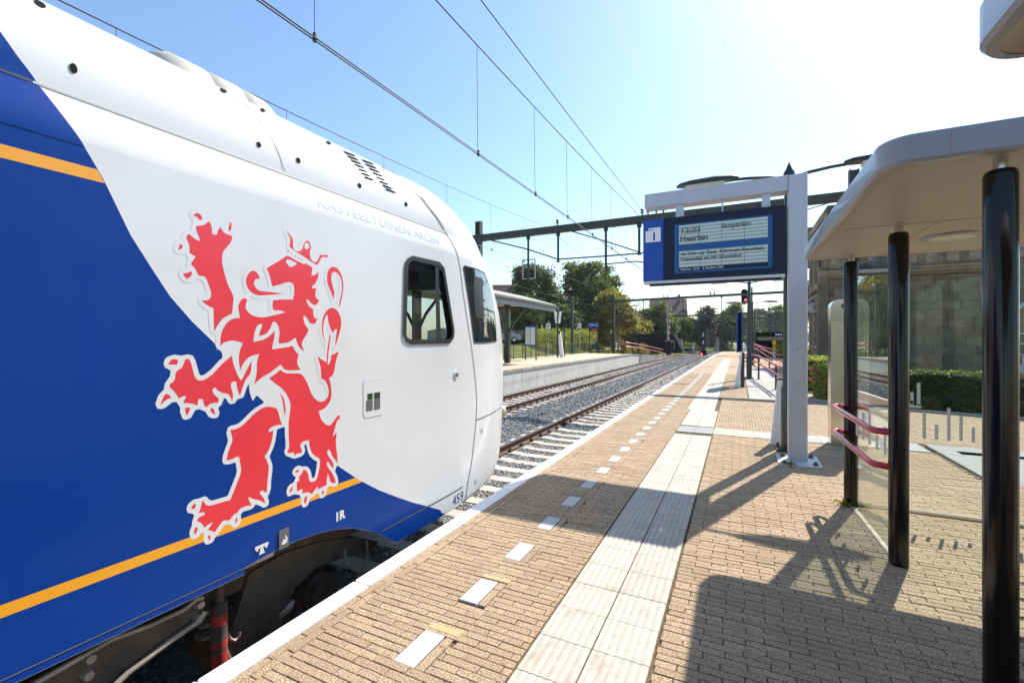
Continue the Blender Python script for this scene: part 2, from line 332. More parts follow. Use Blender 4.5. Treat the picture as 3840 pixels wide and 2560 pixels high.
for name, xc in (('railway_track', T1), ('railway_track', T2)):
    t = tag(empty(name, (xc, 0, RAILZ)), kind='structure')
    for sx in (-1, 1):
        ro = obj('rail', path_ext(rp, sx*.755, -14, 190, 0), M['rail'], t)
        obj('running_surface', path_ext([(-.030,-.004),(.030,-.004),(.027,.0015),(-.027,.0015)], sx*.755, -14, 190, 0), M['rail_top'], ro)
    y = 2.7 if xc == T1 else 9.9
    y0 = .3; k = 0
    for k in range(5 if xc == T1 else 16, 112):
        yy = k*.6+.3
        o = link('sleeper', slm, None, t); o.location = (curve(yy), yy, -.178+rng.uniform(-.004,.004)); o.rotation_euler = (0, 0, rng.uniform(-.008,.008))
        if yy < (26 if xc == T1 else 30):
            for sx in ((-1, 1)):
                c = link('rail_clip', clm, None, o); c.location = (sx*.755, 0, .004)

# ------------------------------------------------------------------ near platform
mb = MB(); ys = [-6, 14, 30, 45, 55, 65, 72]
mbp = MB()
v = []
for y in ys: v += [(PL+.05+curve(y), y, -1.3), (PL+.05+curve(y), y, -.012), (9+curve(y), y, -.012), (9+curve(y), y, -1.3)]
mbp.add(v, [(j*4+i, j*4+i+1, (j+1)*4+i+1, (j+1)*4+i) for j in range(len(ys)-1) for i in range(3)]+[(0,1,2,3), tuple(len(v)-4+i for i in (3,2,1,0))])
PLAT = struct('platform', mbp, M['joint'])
# white edge slabs, one metre each
for k in range(0, 70):
    y = .27+.995*k
    if y < 0: continue
    jit = rng.uniform(-.002,.002)
    if k < 50: o = obj('edge_slab', MB().box((PL+curve(y), y+.003, -.16), (PE-.004+curve(y), y+.992, .002+jit), .006), M['edge'], PLAT)
    else: o = obj('edge_slab', MB().add([(PL+curve(y),y,.002),(PE+curve(y),y,.002),(PE+curve(y+1),y+.99,.002),(PL+curve(y+1),y+.99,.002)],[(0,1,2,3)]), M['edge'], PLAT)
# brick zones: list of (cx, cy, along) with along 'x' or 'y'
BL, BW, JT = .2050, .0525, .0042
bricks = []; DASH0, DASHP, DASHL = 1.787, .606, .285
def in_dash(x, y, pad=0):
    k = round((y-DASH0-DASHL/2)/DASHP); yc = DASH0+DASHL/2+k*DASHP
    return abs(y-yc) < DASHL/2+.02 and -1.56 < x < -1.352
def zone_rows(x0, x1, y0, y1, dash=False):
    r = 0; y = y0+BW/2
    while y < y1:
        off = (r % 2)*.5*BL+rng.uniform(-.012,.012); x = x0-off
        while x < x1:
            a = max(x, x0); b = min(x+BL, x1)
            if b-a > .03:
                segs = [(a, b)]
                if dash:
                    k = math.floor((y-DASH0)/DASHP+1e-6); f = y-DASH0-k*DASHP
                    if 0 <= f < DASHL+.0: 
                        segs = [(max(a,q0), min(b,q1)) for q0, q1 in ((x0,-1.560),(-1.366,x1))]
                for s0, s1 in segs:
                    if s1-s0 > .025: bricks.append(((s0+s1)/2, y, s1-s0-.0050, BW-JT))
            x += BL
        y += BW; r += 1
def zone_cols(x0, x1, y0, y1, test=None):
    r = 0; x = x0+BW/2
    while x < x1:
        off = (r % 2)*.5*BL+rng.uniform(-.012,.012); y = y0-off
        while y < y1:
            a = max(y, y0); b = min(y+BL, y1)
            if b-a > .03 and (test is None or test(x, (a+b)/2)): bricks.append((x, (a+b)/2, BW-JT, b-a-.0050))
            y += BL
        x += BW; r += 1
TX0, TX1 = -.972, -.385
zone_cols(PE, PE+2*BW-.001, .9, 24)                                  # soldier courses beside the edge
zone_rows(PE+2*BW+.001, TX0-.012, .9, 24, dash=True)
k = 0
while DASH0+k*DASHP < 24:                                       # bricks laid beside each white marker
    y = DASH0+k*DASHP
    for q in range(1): bricks.append((-1.394, y+.0975, BW-JT, .195-JT)); bricks.append((-1.394, y+.195+.045, BW-JT, .09-JT))
    k += 1
PIT = (2.55, 6.2, 6.95, 8.98)
zone_rows(TX1+.012, 3.0, 1.55, 8.50, )
bricks = [b for b in bricks if not (b[0] > PIT[0]-.02 and PIT[2] < b[1] < PIT[3] and b[1] > 0 and b[0] > 1.5)]
zone_cols(TX1+.012, 5.2, 9.16, 14.15, None)
zone_rows(TX1-.075, .28, 14.16, 24)
bricks = [b for b in bricks if not (b[0] > 3.0 and b[1] > 13.4-(b[0]-3.0)*.2)]
def frame(x, y):
    Z = -x*SS+y*CC
    if Z < .3: return False
    px = 1920+FPX*(x*CC+y*SS)/Z; py = VPY+FPX*EYE/Z
    return -60 < px < 3900 and py < 2640
bricks = [b for b in bricks if frame(b[0], b[1])]
bricks.sort(key=lambda b: b[0]**2+b[1]**2)
def brick_np(b, dz):
    x, y, lx, ly = b; c = .0020; hx, hy = lx/2, ly/2
    z = dz
    return [(-hx,-hy,-.03),(hx,-hy,-.03),(hx,hy,-.03),(-hx,hy,-.03),(-hx,-hy,z-c),(hx,-hy,z-c),(hx,hy,z-c),(-hx,hy,z-c),(-hx+c,-hy+c,z),(hx-c,-hy+c,z),(hx-c,hy-c,z),(-hx+c,hy-c,z)]
BF = [(0,1,5,4),(1,2,6,5),(2,3,7,6),(3,0,4,7),(4,5,9,8),(5,6,10,9),(6,7,11,10),(7,4,8,11),(8,9,10,11)]
cache = {}
for b in bricks[:300]:
    key = (round(b[2],2), round(b[3],2), random.randrange(7))
    if key not in cache:
        cache[key] = npmesh('brick', brick_np((0,0,b[2],b[3]), rng.uniform(-.003,.0015)), BF, [rng.uniform(0,1)**1.3]*12); cache[key].materials.append(M['brick'])
    o = link('brick', cache[key], None, PLAT); o.location = (b[0], b[1], 0)
rest = bricks[300:]; Vb = np.array([np.array(brick_np(b, rng.uniform(-.003,.0015)))+(b[0],b[1],0) for b in rest])
me = npmesh('brick_paving', Vb.reshape(-1,3), (np.array(BF)[None]+12*np.arange(len(rest))[:,None,None]).reshape(-1,4), np.repeat(rng.uniform(0,1,len(rest))**1.3,12))
o = link('brick_paving', me, M['brick'], PLAT); o['kind'] = 'stuff'; o['label'] = 'tan paving bricks farther along the platform'
# white marker tiles + yellowish closing bricks
dm = npmesh('marker_tile', [(p[0],p[1],p[2]) for p in brick_np((0,0,.128,DASHL-.006), .0005)], BF); dm.materials.append(M['dash'])
for k in range(-1, 62):
    y = DASH0+DASHL/2+k*DASHP
    o = link('marker_tile', dm, None, PLAT); o.location = (-1.492+curve(y), y, .0)
    if k > 36: o.location.z = .004
for y in (DASH0+DASHL+.034, DASH0+DASHP+DASHL+.034):
    o = obj('yellow_brick', MB().add(brick_np((0,0,.20,BW-JT), .003), BF), M['brick_yellow'], PLAT); o.location = (-1.46, y, 0)
# tactile guide strip: ribbed tiles in two columns
def tactile_mesh(i):
    nx = 52; w = .286; l = .2945; V = []; Fc = []; tn = []; tb = rng.uniform(0,1)
    for j, yy in enumerate((-l/2, -l/2, l/2, l/2)):
        for q in range(nx+1):
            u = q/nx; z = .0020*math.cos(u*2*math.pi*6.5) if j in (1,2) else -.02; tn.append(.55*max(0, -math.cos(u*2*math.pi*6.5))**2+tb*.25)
            V.append((-w/2+u*w, yy, z))
    n1 = nx+1
    for j in range(3):
        for q in range(nx): Fc.append((j*n1+q, j*n1+q+1, (j+1)*n1+q+1, (j+1)*n1+q))
    me = npmesh('tactile_tile', V, Fc, tn); me.materials.append(M['tactile']); me.polygons.foreach_set('use_smooth', [True]*len(me.polygons)); me.set_sharp_from_angle(angle=R(50)); return me
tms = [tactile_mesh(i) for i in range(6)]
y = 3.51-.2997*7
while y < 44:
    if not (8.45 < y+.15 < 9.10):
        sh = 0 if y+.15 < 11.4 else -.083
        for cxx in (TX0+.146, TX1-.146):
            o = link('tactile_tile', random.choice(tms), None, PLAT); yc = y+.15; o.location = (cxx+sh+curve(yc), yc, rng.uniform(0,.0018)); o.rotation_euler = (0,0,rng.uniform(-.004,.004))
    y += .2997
for a, b, c, d, m in ((TX0,-.682,8.52,9.12,'grey_tile'),(-.678,TX1,8.52,9.12,'grey_tile'),(TX1+.01,-.068,8.52,9.14,'cream_tile'),(-.064,.25,8.52,9.14,'cream_tile'),(.254,.565,8.52,9.14,'pale_tile'),(.569,.88,8.52,9.14,'pale_tile'),(.884,1.195,8.52,9.14,'pale_tile'),(1.199,1.51,8.52,9.14,'pale_tile'),(1.514,1.825,8.52,9.14,'cream_tile'),(1.829,2.14,8.52,9.14,'pale_tile'),(2.144,2.5,8.52,9.14,'pale_tile')):
    obj('paving_tile', MB().box((a,c,-.03),(b,d,.001+rng.uniform(-.001,.002)), .004), M[m], PLAT)
for yy in np.arange(14.16, 30, .62):
    for j, (a, b) in enumerate(((.30,.83),(.835,1.62))):
        obj('paving_tile', MB().box((a,yy,-.03),(b,yy+.612,.002+rng.uniform(-.001,.002)), .004), M['pale_tile'], PLAT)
# far paving sheets beyond the bricks that can be told apart
mb = MB(); ys = list(np.arange(24, 72.1, 4)); 
for x0, x1 in ((PE, 1.62),):
    v = sum([[(x0+curve(y), y, -.006), (x1+curve(y), y, -.006)] for y in ys], []); mb.add(v, [(2*j, 2*j+1, 2*j+3, 2*j+2) for j in range(len(ys)-1)])
mb.add([(1.625,14.16,-.007),(9,14.16,-.007),(9,72,-.007),(1.625,72,-.007)], [(0,1,2,3)])
mb.add([(5.2,9.15,-.008),(9,9.15,-.008),(9,14.1,-.008),(5.2,14.1,-.008)], [(0,1,2,3)]); mb.add([(3.01,1.5,-.008),(9,1.5,-.008),(9,6.9,-.008),(3.01,6.9,-.008)], [(0,1,2,3)])
obj('far_paving', mb, M['paving_far'], PLAT)
struct('station_forecourt', MB().add([(9,-60,-.05),(400,-60,-.05),(400,400,-.05),(30,400,-.05),(9,72,-.05)], [(0,1,2,3,4)]), M['paving_far'])
# sunken bed with concrete rim behind the shelter
pt = thing('sunken_planter', 'pale concrete rim of a sunken rectangular bed seen through shelter glass', 'planter', (PIT[0], PIT[3], 0))
x0, x1, y0, y1 = 0, 3.4, -2.0, 0
for a, b in (((x0,y1-.36,-.05),(x1,y1,.03)), ((x0,y0,-.05),(x0+.24,y1-.365,.03)), ((x1-.2,y0,-.05),(x1,y1-.365,.03))): obj('rim_slab', MB().box(a, b, .008), M['concrete'], pt)
obj('bed_wall_shade', MB().box((x0+.24,y1-.375,-.05),(x1-.2,y1-.367,.027)), M['matt_black'], pt); obj('bed_floor', MB().box((x0+.245,y0,-.04),(x1-.205,y1-.38,-.002)), M['concrete'], pt)  # far wall painted black to stand for the shade inside the bed

# ------------------------------------------------------------------ far platform
mb = MB(); fy = [(-20,FZ),(48,FZ),(66,-.55),(80,-.9)]
v = sum([[(FE-.03+curve(y),y,-1.3),(FE-.03+curve(y),y,z-.10),(-15.4+curve(y),y,z-.02),(-15.4+curve(y),y,-1.3)] for y, z in fy], [])
mb.add(v, [(j*4+i,j*4+i+1,(j+1)*4+i+1,(j+1)*4+i) for j in range(3) for i in range(3)]+[(12,13,14,15)])
FP = struct('far_platform', mb, M['concrete'])
mb = MB(); v = sum([[(FE-.34+curve(y),y,z+.004),(-15.2+curve(y),y,z+.004)] for y, z in fy], []); mb.add(v, [(2*j,2*j+1,2*j+3,2*j+2) for j in range(3)]); obj('far_platform_paving', mb, M['paving_pink'], FP)
def fz(y): return float(np.interp(y, [p[0] for p in fy], [p[1] for p in fy]))
pm = MB().box((-.02,.008,-1.25),(.03,.992,0), .006); pmm = bpy.data.meshes.new('wall_panel'); pmm.from_pydata(pm.v,[],pm.f); pmm.materials.append(M['wall_panel'])
cm = MB().box((-.36,.006,-.12),(.07,.994,.012), .012); cmm = bpy.data.meshes.new('coping_slab'); cmm.from_pydata(cm.v,[],cm.f); cmm.materials.append(M['coping'])
for k in range(14, 66):
    z = fz(k+.5); sl_ = (fz(k+1)-fz(k))
    o = link('wall_panel', pmm, None, FP); o.location = (FE+curve(k), k, z-.115)
    o = link('coping_slab', cmm, None, FP); o.location = (FE+curve(k), k, fz(k)); o.rotation_euler = (math.atan(sl_), 0, 0)
# grass bank and road behind the far platform
mb = MB(); v = []; f = []
xs = [-15.3,-17.5,-20.5,-23,-29,-60,-400]; zs = [-.2,.05,.9,1.25,1.3,1.5,3.5]
ys = [-60,0,30,60,75,90,120,200]
for y in ys:
    k = 1 if y < 62 else max(0, 1-(y-62)/20)
    v += [(x+curve(y), y, z*k+(-.95)*(1-k)) for x, z in zip(xs, zs)]
n = len(xs); mb.add(v, [(j*n+i,j*n+i+1,(j+1)*n+i+1,(j+1)*n+i) for j in range(len(ys)-1) for i in range(n-1)])
struct('grass_bank', mb, M['grass'], smooth=False)
struct('road', MB().add([(-29,-60,1.34),(-23.4,-60,1.34),(-23.4,58,1.34),(-29,58,1.34)], [(0,1,2,3)]), M['asphalt'])
struct('lineside_verge', MB().add([(-16,60,-.93),(-9.2,66,-.93),(-8.0,84,-.93),(-3,120,-.93),(6,190,-.93),(-120,190,-.93),(-90,60,-.93)], [(0,1,2,3,4,5,6)]), M['grass'])
struct('level_crossing', MB().add([(-12.5,92.5,-.735),(12,88.5,-.735),(12,95,-.735),(-12.5,99,-.735)], [(0,1,2,3)]), M['asphalt'])
LION_RED = [
["1406,2210 1425,2214 1439,2219 1448,2226 1458,2235 1469,2248 1477,2238 1481,2228 1484,2219 1485,2206 1485,2194 1487,2186 1490,2183 1497,2182 1510,2183 1518,2209 1529,2232 1538,2218 1546,2208 1554,2203 1568,2198 1592,2195 1595,2187 1594,2177 1591,2167 1584,2152 1570,2133 1555,2114 1546,2099 1542,2087 1539,2067 1539,2049 1541,2027 1547,2001 1558,1957 1568,1926 1577,1906 1589,1885 1600,1861 1603,1839 1599,1805 1597,1775 1594,1761 1591,1757 1581,1752 1570,1746 1555,1737 1543,1729 1530,1713 1514,1689 1496,1657 1493,1783 1470,1792 1456,1800 1448,1805 1441,1812 1435,1821 1456,1822 1468,1827 1476,1836 1481,1848 1481,1860 1479,1876 1471,1899 1461,1929 1454,1943 1450,1947 1438,1950 1416,1951 1406,1974 1397,1988 1389,1997 1380,2003 1383,2013 1389,2025 1403,2047 1389,2054 1373,2061 1373,2087 1371,2103 1368,2114 1363,2123 1360,2129 1358,2137 1359,2145 1363,2153 1371,2160 1389,2146 1403,2137 1413,2134 1424,2133 1422,2147 1418,2158 1412,2169 1408,2181 1405,2189 1405,2199"],
["1389,2261 1399,2270 1406,2275 1410,2278 1417,2278 1422,2275 1429,2270 1433,2264 1435,2257 1434,2252 1430,2247 1424,2241 1420,2247 1415,2252 1412,2255 1403,2258"],
["1581,2270 1587,2267 1590,2262 1591,2254 1591,2244 1590,2234 1587,2225 1582,2218 1576,2223 1574,2229 1575,2240 1580,2257"],
["1329,2100 1336,2097 1340,2093 1340,2089 1339,2083 1336,2079 1330,2073 1318,2067 1323,2081"],
["1342,1951 1357,1955 1367,1959 1378,1967 1384,1964 1383,1949 1377,1939 1363,1927 1354,1931 1348,1938"],
["1760,1976 1756,1989 1750,1999 1743,2007 1733,2014 1724,2017 1712,2015 1703,2010 1692,1998 1684,1986 1678,1969 1675,1955 1677,1938 1680,1924 1688,1910 1696,1900 1709,1890 1722,1882 1740,1877 1764,1876 1831,1886 1923,1901 1831,1902 1774,1902 1746,1907 1738,1916 1729,1927 1725,1938 1723,1948 1725,1956 1730,1963 1735,1969 1745,1973"],
["1935,2299 1957,2284 1973,2270 1981,2260 1985,2252 1986,2236 1985,2219 1988,2202 1993,2192 2004,2185 2015,2182 2028,2183 2036,2185 2047,2194 2055,2206 2062,2221 2064,2232 2070,2245 2077,2254 2087,2262 2103,2268 2112,2256 2119,2245 2122,2234 2122,2219 2116,2208 2113,2192 2113,2181 2116,2165 2121,2153 2130,2142 2140,2136 2151,2134 2160,2135 2171,2142 2179,2153 2187,2168 2193,2190 2218,2191 2256,2200 2262,2193 2256,2181 2237,2182 2224,2180 2213,2176 2203,2167 2193,2149 2173,2115 2132,2130 2068,2156 2007,2179 1982,2190 1969,2197 1960,2203 1965,2234 1968,2247 1965,2258 1955,2273", "2072,2220 2072,2229 2073,2238 2078,2246 2083,2249 2091,2251 2099,2251 2106,2247 2109,2239 2110,2230 2107,2221 2100,2213 2092,2209 2083,2207 2078,2210 2073,2214"],
["1804,2043 1822,2008 1831,1976 1835,1959 1840,1947 1847,1933 1856,1942 1867,1947 1879,1950 1892,1954 1909,1962 1936,1973 1955,1977 1969,1976 1980,1973 1986,1970 1991,1959 1995,1947 1996,1927 1992,1895 1986,1870 1938,1866 1900,1863 1873,1857 1858,1856 1849,1859 1844,1837 1843,1821 1843,1810 1847,1800 1850,1795 1861,1793 1881,1795 1901,1794 1915,1790 1931,1784 1881,1770 1799,1749 1764,1746 1737,1749 1717,1754 1702,1762 1688,1772 1679,1783 1673,1795 1673,1806 1675,1820 1680,1831 1681,1842 1679,1847 1673,1851 1668,1852 1660,1850 1652,1845 1647,1840 1644,1838 1640,1828 1634,1816 1630,1802 1630,1794 1631,1780 1635,1766 1637,1752 1638,1737 1616,1735 1599,1730 1586,1723 1571,1712 1561,1701 1551,1685 1544,1672 1537,1653 1531,1626 1529,1579 1542,1591 1553,1599 1564,1602 1577,1606 1589,1608 1605,1607 1627,1603 1657,1593 1643,1564 1636,1537 1633,1514 1633,1495 1636,1470 1643,1438 1653,1464 1663,1482 1673,1493 1687,1506 1700,1515 1722,1522 1757,1528 1747,1501 1743,1478 1741,1458 1742,1429 1735,1389 1724,1346 1738,1362 1753,1374 1777,1390 1826,1413 1872,1442 1899,1459 1913,1440 1924,1429 1933,1424 1952,1419 1987,1418 2045,1418 2030,1432 2022,1446 2018,1457 2017,1472 2019,1491 2028,1518 2013,1529 2003,1540 1992,1557 1983,1574 1947,1566 1895,1560 1841,1554 1842,1570 1845,1587 1853,1614 1859,1668 1844,1655 1826,1639 1810,1627 1794,1618 1779,1612 1755,1606 1720,1600 1724,1638 1730,1664 1737,1682 1744,1696 1756,1705 1775,1707 1775,1698 1772,1688 1764,1670 1754,1635 1784,1641 1801,1649 1811,1658 1821,1670 1831,1688 1840,1712 1848,1723 1856,1724 1866,1719 1875,1708 1884,1692 1888,1675 1890,1655 1888,1631 1882,1590 1919,1591 1946,1595 1964,1601 1975,1608 1985,1615 1991,1621 1997,1624 2006,1623 2017,1592 2031,1567 2047,1552 2071,1538 2058,1561 2052,1576 2051,1586 2054,1598 2063,1614 2084,1640 2095,1658 2104,1679 2086,1700 2075,1715 2070,1727 2065,1744 2063,1769 2076,1768 2085,1762 2095,1749 2107,1732 2119,1722 2130,1719 2144,1718 2154,1722 2164,1733 2176,1755 2160,1755 2151,1760 2145,1769 2141,1786 2140,1818 2123,1824 2110,1833 2101,1844 2092,1858 2085,1878 2098,1877 2108,1871 2116,1861 2129,1852 2143,1846 2157,1846 2167,1851 2178,1861 2190,1879 2172,1887 2163,1897 2159,1907 2158,1922 2159,1934 2162,1948 2168,1964 2150,1957 2139,1956 2129,1960 2133,1970 2140,1978 2149,1983 2159,1994 2166,2005 2174,2022 2179,2036 2183,2054 2185,2076 2171,2061 2160,2051 2151,2046 2141,2042 2127,2043 2129,2062 2133,2079 2133,2089 2131,2096 2121,2102 2100,2107 2081,2116 2076,2110 2068,2108 2059,2109 2037,2114 1997,2127 1967,2138 1952,2142 1946,2143 1937,2139 1923,2128 1881,2096 1831,2063", "1933,2100 1938,2112 1943,2118 1949,2120 1959,2121 1977,2117 2014,2106 2010,2097 2004,2091 1992,2085 1975,2076 1965,2074 1959,2076 1952,2081 1948,2087 1942,2094"],
["2306,1894 2302,1918 2294,1937 2279,1963 2265,1989 2257,2011 2255,2029 2256,2054 2259,2076 2268,2097 2279,2110 2291,2120 2300,2124 2317,2124 2335,2122 2355,2112 2368,2098 2382,2077 2390,2056 2397,2030 2400,2008 2399,1978 2392,1935 2377,1880 2364,1846 2359,1850 2370,1904 2382,1940 2387,1968 2388,1990 2386,2016 2383,2034 2374,2056 2364,2070 2349,2083 2336,2089 2320,2090 2310,2088 2300,2079 2294,2067 2292,2048 2293,2029 2298,2006 2309,1976 2317,1952 2319,1935 2316,1922 2312,1908"],
["2239,1598 2224,1627 2216,1649 2212,1668 2211,1696 2212,1723 2218,1753 2225,1774 2239,1797 2253,1814 2272,1828 2287,1834 2307,1836 2323,1832 2342,1822 2355,1809 2369,1788 2377,1769 2381,1742 2381,1721 2375,1690 2361,1648 2330,1571 2328,1588 2331,1620 2343,1684 2321,1686 2306,1658 2287,1688 2274,1714 2267,1737 2262,1761 2261,1786 2251,1782 2242,1771 2235,1755 2227,1732 2223,1711 2221,1684 2223,1661 2227,1637 2236,1610"],
["2171,1502 2204,1482 2229,1467 2242,1461 2250,1462 2259,1558 2279,1645 2288,1643 2279,1595 2268,1529 2259,1442 2273,1442 2284,1464 2289,1481 2291,1505 2321,1514 2352,1528 2358,1520 2344,1494 2336,1472 2327,1441 2322,1407 2315,1385 2308,1370 2295,1357 2273,1348 2285,1310 2291,1275 2293,1245 2292,1218 2285,1191 2274,1176 2258,1159 2243,1147 2220,1137 2187,1130 2195,1094 2206,1070 2217,1054 2235,1037 2252,1025 2267,1018 2275,1017 2287,1021 2298,1027 2314,1041 2328,1056 2342,1069 2351,1075 2360,1076 2365,1073 2369,1065 2369,1051 2351,1043 2340,1032 2331,1011 2305,935 2340,959 2334,913 2333,880 2337,843 2345,786 2347,740 2317,776 2300,801 2287,829 2271,853 2254,841 2260,819 2272,798 2289,779 2303,757 2308,743 2312,726 2312,709 2289,732 2277,748 2271,766 2253,768 2253,751 2258,738 2271,719 2299,681 2317,648 2326,626 2331,602 2299,611 2283,626 2274,658 2262,691 2253,649 2250,609 2219,608 2198,605 2175,598 2181,613 2172,620 2149,601 2129,583 2119,595 2109,602 2098,607 2082,610 2057,609 2057,642 2038,638 2015,636 2013,698 2032,700 2034,706 2033,713 2027,722 2046,739 2057,750 2065,764 2081,755 2091,743 2097,732 2102,713 2105,695 2110,679 2116,671 2128,665 2141,664 2155,666 2163,669 2173,684 2184,716 2193,756 2196,782 2196,797 2183,815 2162,828 2143,844 2132,857 2122,876 2112,906 2106,949 2076,950 2059,948 2048,942 2041,934 2041,926 2044,912 2050,899 2052,886 2048,875 2025,880 2011,879 1998,870 1990,896 1975,893 1963,895 1946,902 1947,913 1951,920 1956,923 1958,950 1954,1011 1954,1092 1964,1159 1968,1191 1966,1213 1957,1239 1940,1269 1924,1290 1900,1316 1858,1347 1819,1379 1862,1403 1895,1426 1915,1412 1933,1404 1947,1401 1979,1398 2015,1397 2044,1391 2056,1382 2070,1365 2089,1336 2111,1289 2126,1255 2141,1232 2156,1216 2176,1201 2193,1193 2214,1190 2229,1193 2246,1203 2258,1215 2267,1233 2270,1250 2268,1273 2260,1295 2248,1319 2235,1335 2221,1345 2207,1343 2204,1392 2200,1429 2191,1460"],
["2000,766 2012,773 2020,776 2029,775 2027,759 2015,758 2008,760"],
["1961,643 1965,661 1970,671 1982,678 1984,667 1983,659 1979,651 1973,646"],
["2072,544 2069,556 2070,566 2073,577 2081,586 2092,582 2092,567 2088,553 2078,532"],
["2213,552 2213,577 2225,583 2229,577 2229,569 2227,561 2222,555"],
["1890,1285 1902,1273 1909,1264 1915,1255 1921,1241 1927,1218 1932,1177 1931,1150 1927,1133 1921,1165 1916,1206 1910,1236 1903,1258"],
["1585,1108 1602,1107 1616,1107 1627,1110 1643,1116 1667,1130 1719,1174 1751,1194 1775,1205 1794,1208 1816,1209 1832,1205 1851,1199 1864,1193 1875,1183 1881,1166 1891,1129 1908,1085 1867,1087 1846,1084 1832,1079 1823,1071 1818,1063 1819,1053 1847,1059 1845,1031 1836,992 1828,966 1819,949 1808,931 1791,913 1808,878 1815,856 1818,845 1816,816 1810,762 1804,690 1776,714 1757,704 1777,677 1788,656 1796,629 1772,650 1751,664 1721,679 1694,700 1690,693 1694,677 1710,645 1686,651 1670,653 1655,651 1641,649 1634,644 1631,638 1622,632 1608,629 1596,621 1589,613 1582,606 1577,606 1569,608 1560,613 1551,615 1544,615 1535,608 1522,593 1500,568 1482,583 1463,594 1475,606 1491,626 1474,624 1462,620 1445,613 1439,630 1433,640 1427,647 1419,654 1408,661 1413,671 1419,676 1426,679 1435,680 1447,680 1449,690 1440,696 1431,699 1416,700 1425,718 1431,741 1437,761 1444,751 1451,737 1458,729 1464,725 1475,721 1493,719 1536,719 1583,716 1601,751 1621,797 1640,839 1647,866 1644,893 1634,949 1622,950 1610,948 1600,944 1585,942 1563,943 1569,975 1585,1020 1595,1038 1597,1055 1591,1079"],
["1380,738 1386,747 1391,753 1399,757 1403,751 1403,744 1401,733 1392,731 1386,732"],
["1395,603 1395,613 1397,621 1400,629 1406,633 1411,627 1412,620 1412,613 1408,604 1399,593"],
["1467,546 1465,555 1466,564 1475,563 1477,554 1477,545 1473,532"],
["1614,574 1614,593 1616,603 1622,608 1625,600 1625,592 1623,584 1620,578"],
["1592,1524 1604,1469 1623,1418 1643,1381 1650,1384 1659,1398 1675,1430 1710,1492 1706,1434 1697,1407 1686,1399 1673,1381 1659,1349 1639,1293 1627,1325 1622,1348 1618,1376 1604,1378 1595,1376 1590,1370 1588,1359 1588,1348 1593,1330 1598,1314 1600,1294 1594,1267 1589,1286 1582,1299 1575,1308 1562,1315 1548,1318 1533,1324 1521,1332 1511,1341 1503,1354 1493,1348 1488,1342 1488,1335 1491,1326 1500,1312 1517,1295 1522,1283 1518,1269 1497,1270 1484,1269 1476,1267 1467,1261 1457,1251 1448,1260 1443,1273 1438,1298 1416,1301 1411,1267 1391,1278 1371,1284 1341,1289 1358,1320 1348,1324 1338,1322 1322,1314 1313,1334 1300,1353 1278,1380 1284,1392 1292,1399 1299,1402 1305,1418 1307,1440 1315,1456 1327,1462 1337,1471 1341,1479 1346,1492 1348,1502 1354,1511 1363,1516 1372,1508 1379,1495 1386,1469 1393,1435 1400,1416 1405,1408 1414,1400 1421,1397 1434,1397 1446,1400 1464,1409 1489,1427 1540,1480"],
["1275,1489 1279,1501 1285,1508 1290,1512 1299,1515 1307,1514 1314,1511 1318,1507 1318,1499 1314,1485 1294,1487"],
["1241,1289 1246,1311 1251,1325 1257,1336 1263,1343 1269,1343 1277,1338 1289,1322 1275,1318 1265,1313 1254,1304"],
["1353,1246 1352,1254 1353,1263 1376,1261 1374,1249 1370,1238 1361,1221 1357,1230 1354,1238"],
["1480,1225 1478,1234 1480,1246 1490,1242 1497,1230 1503,1206 1493,1211 1486,1218"]]
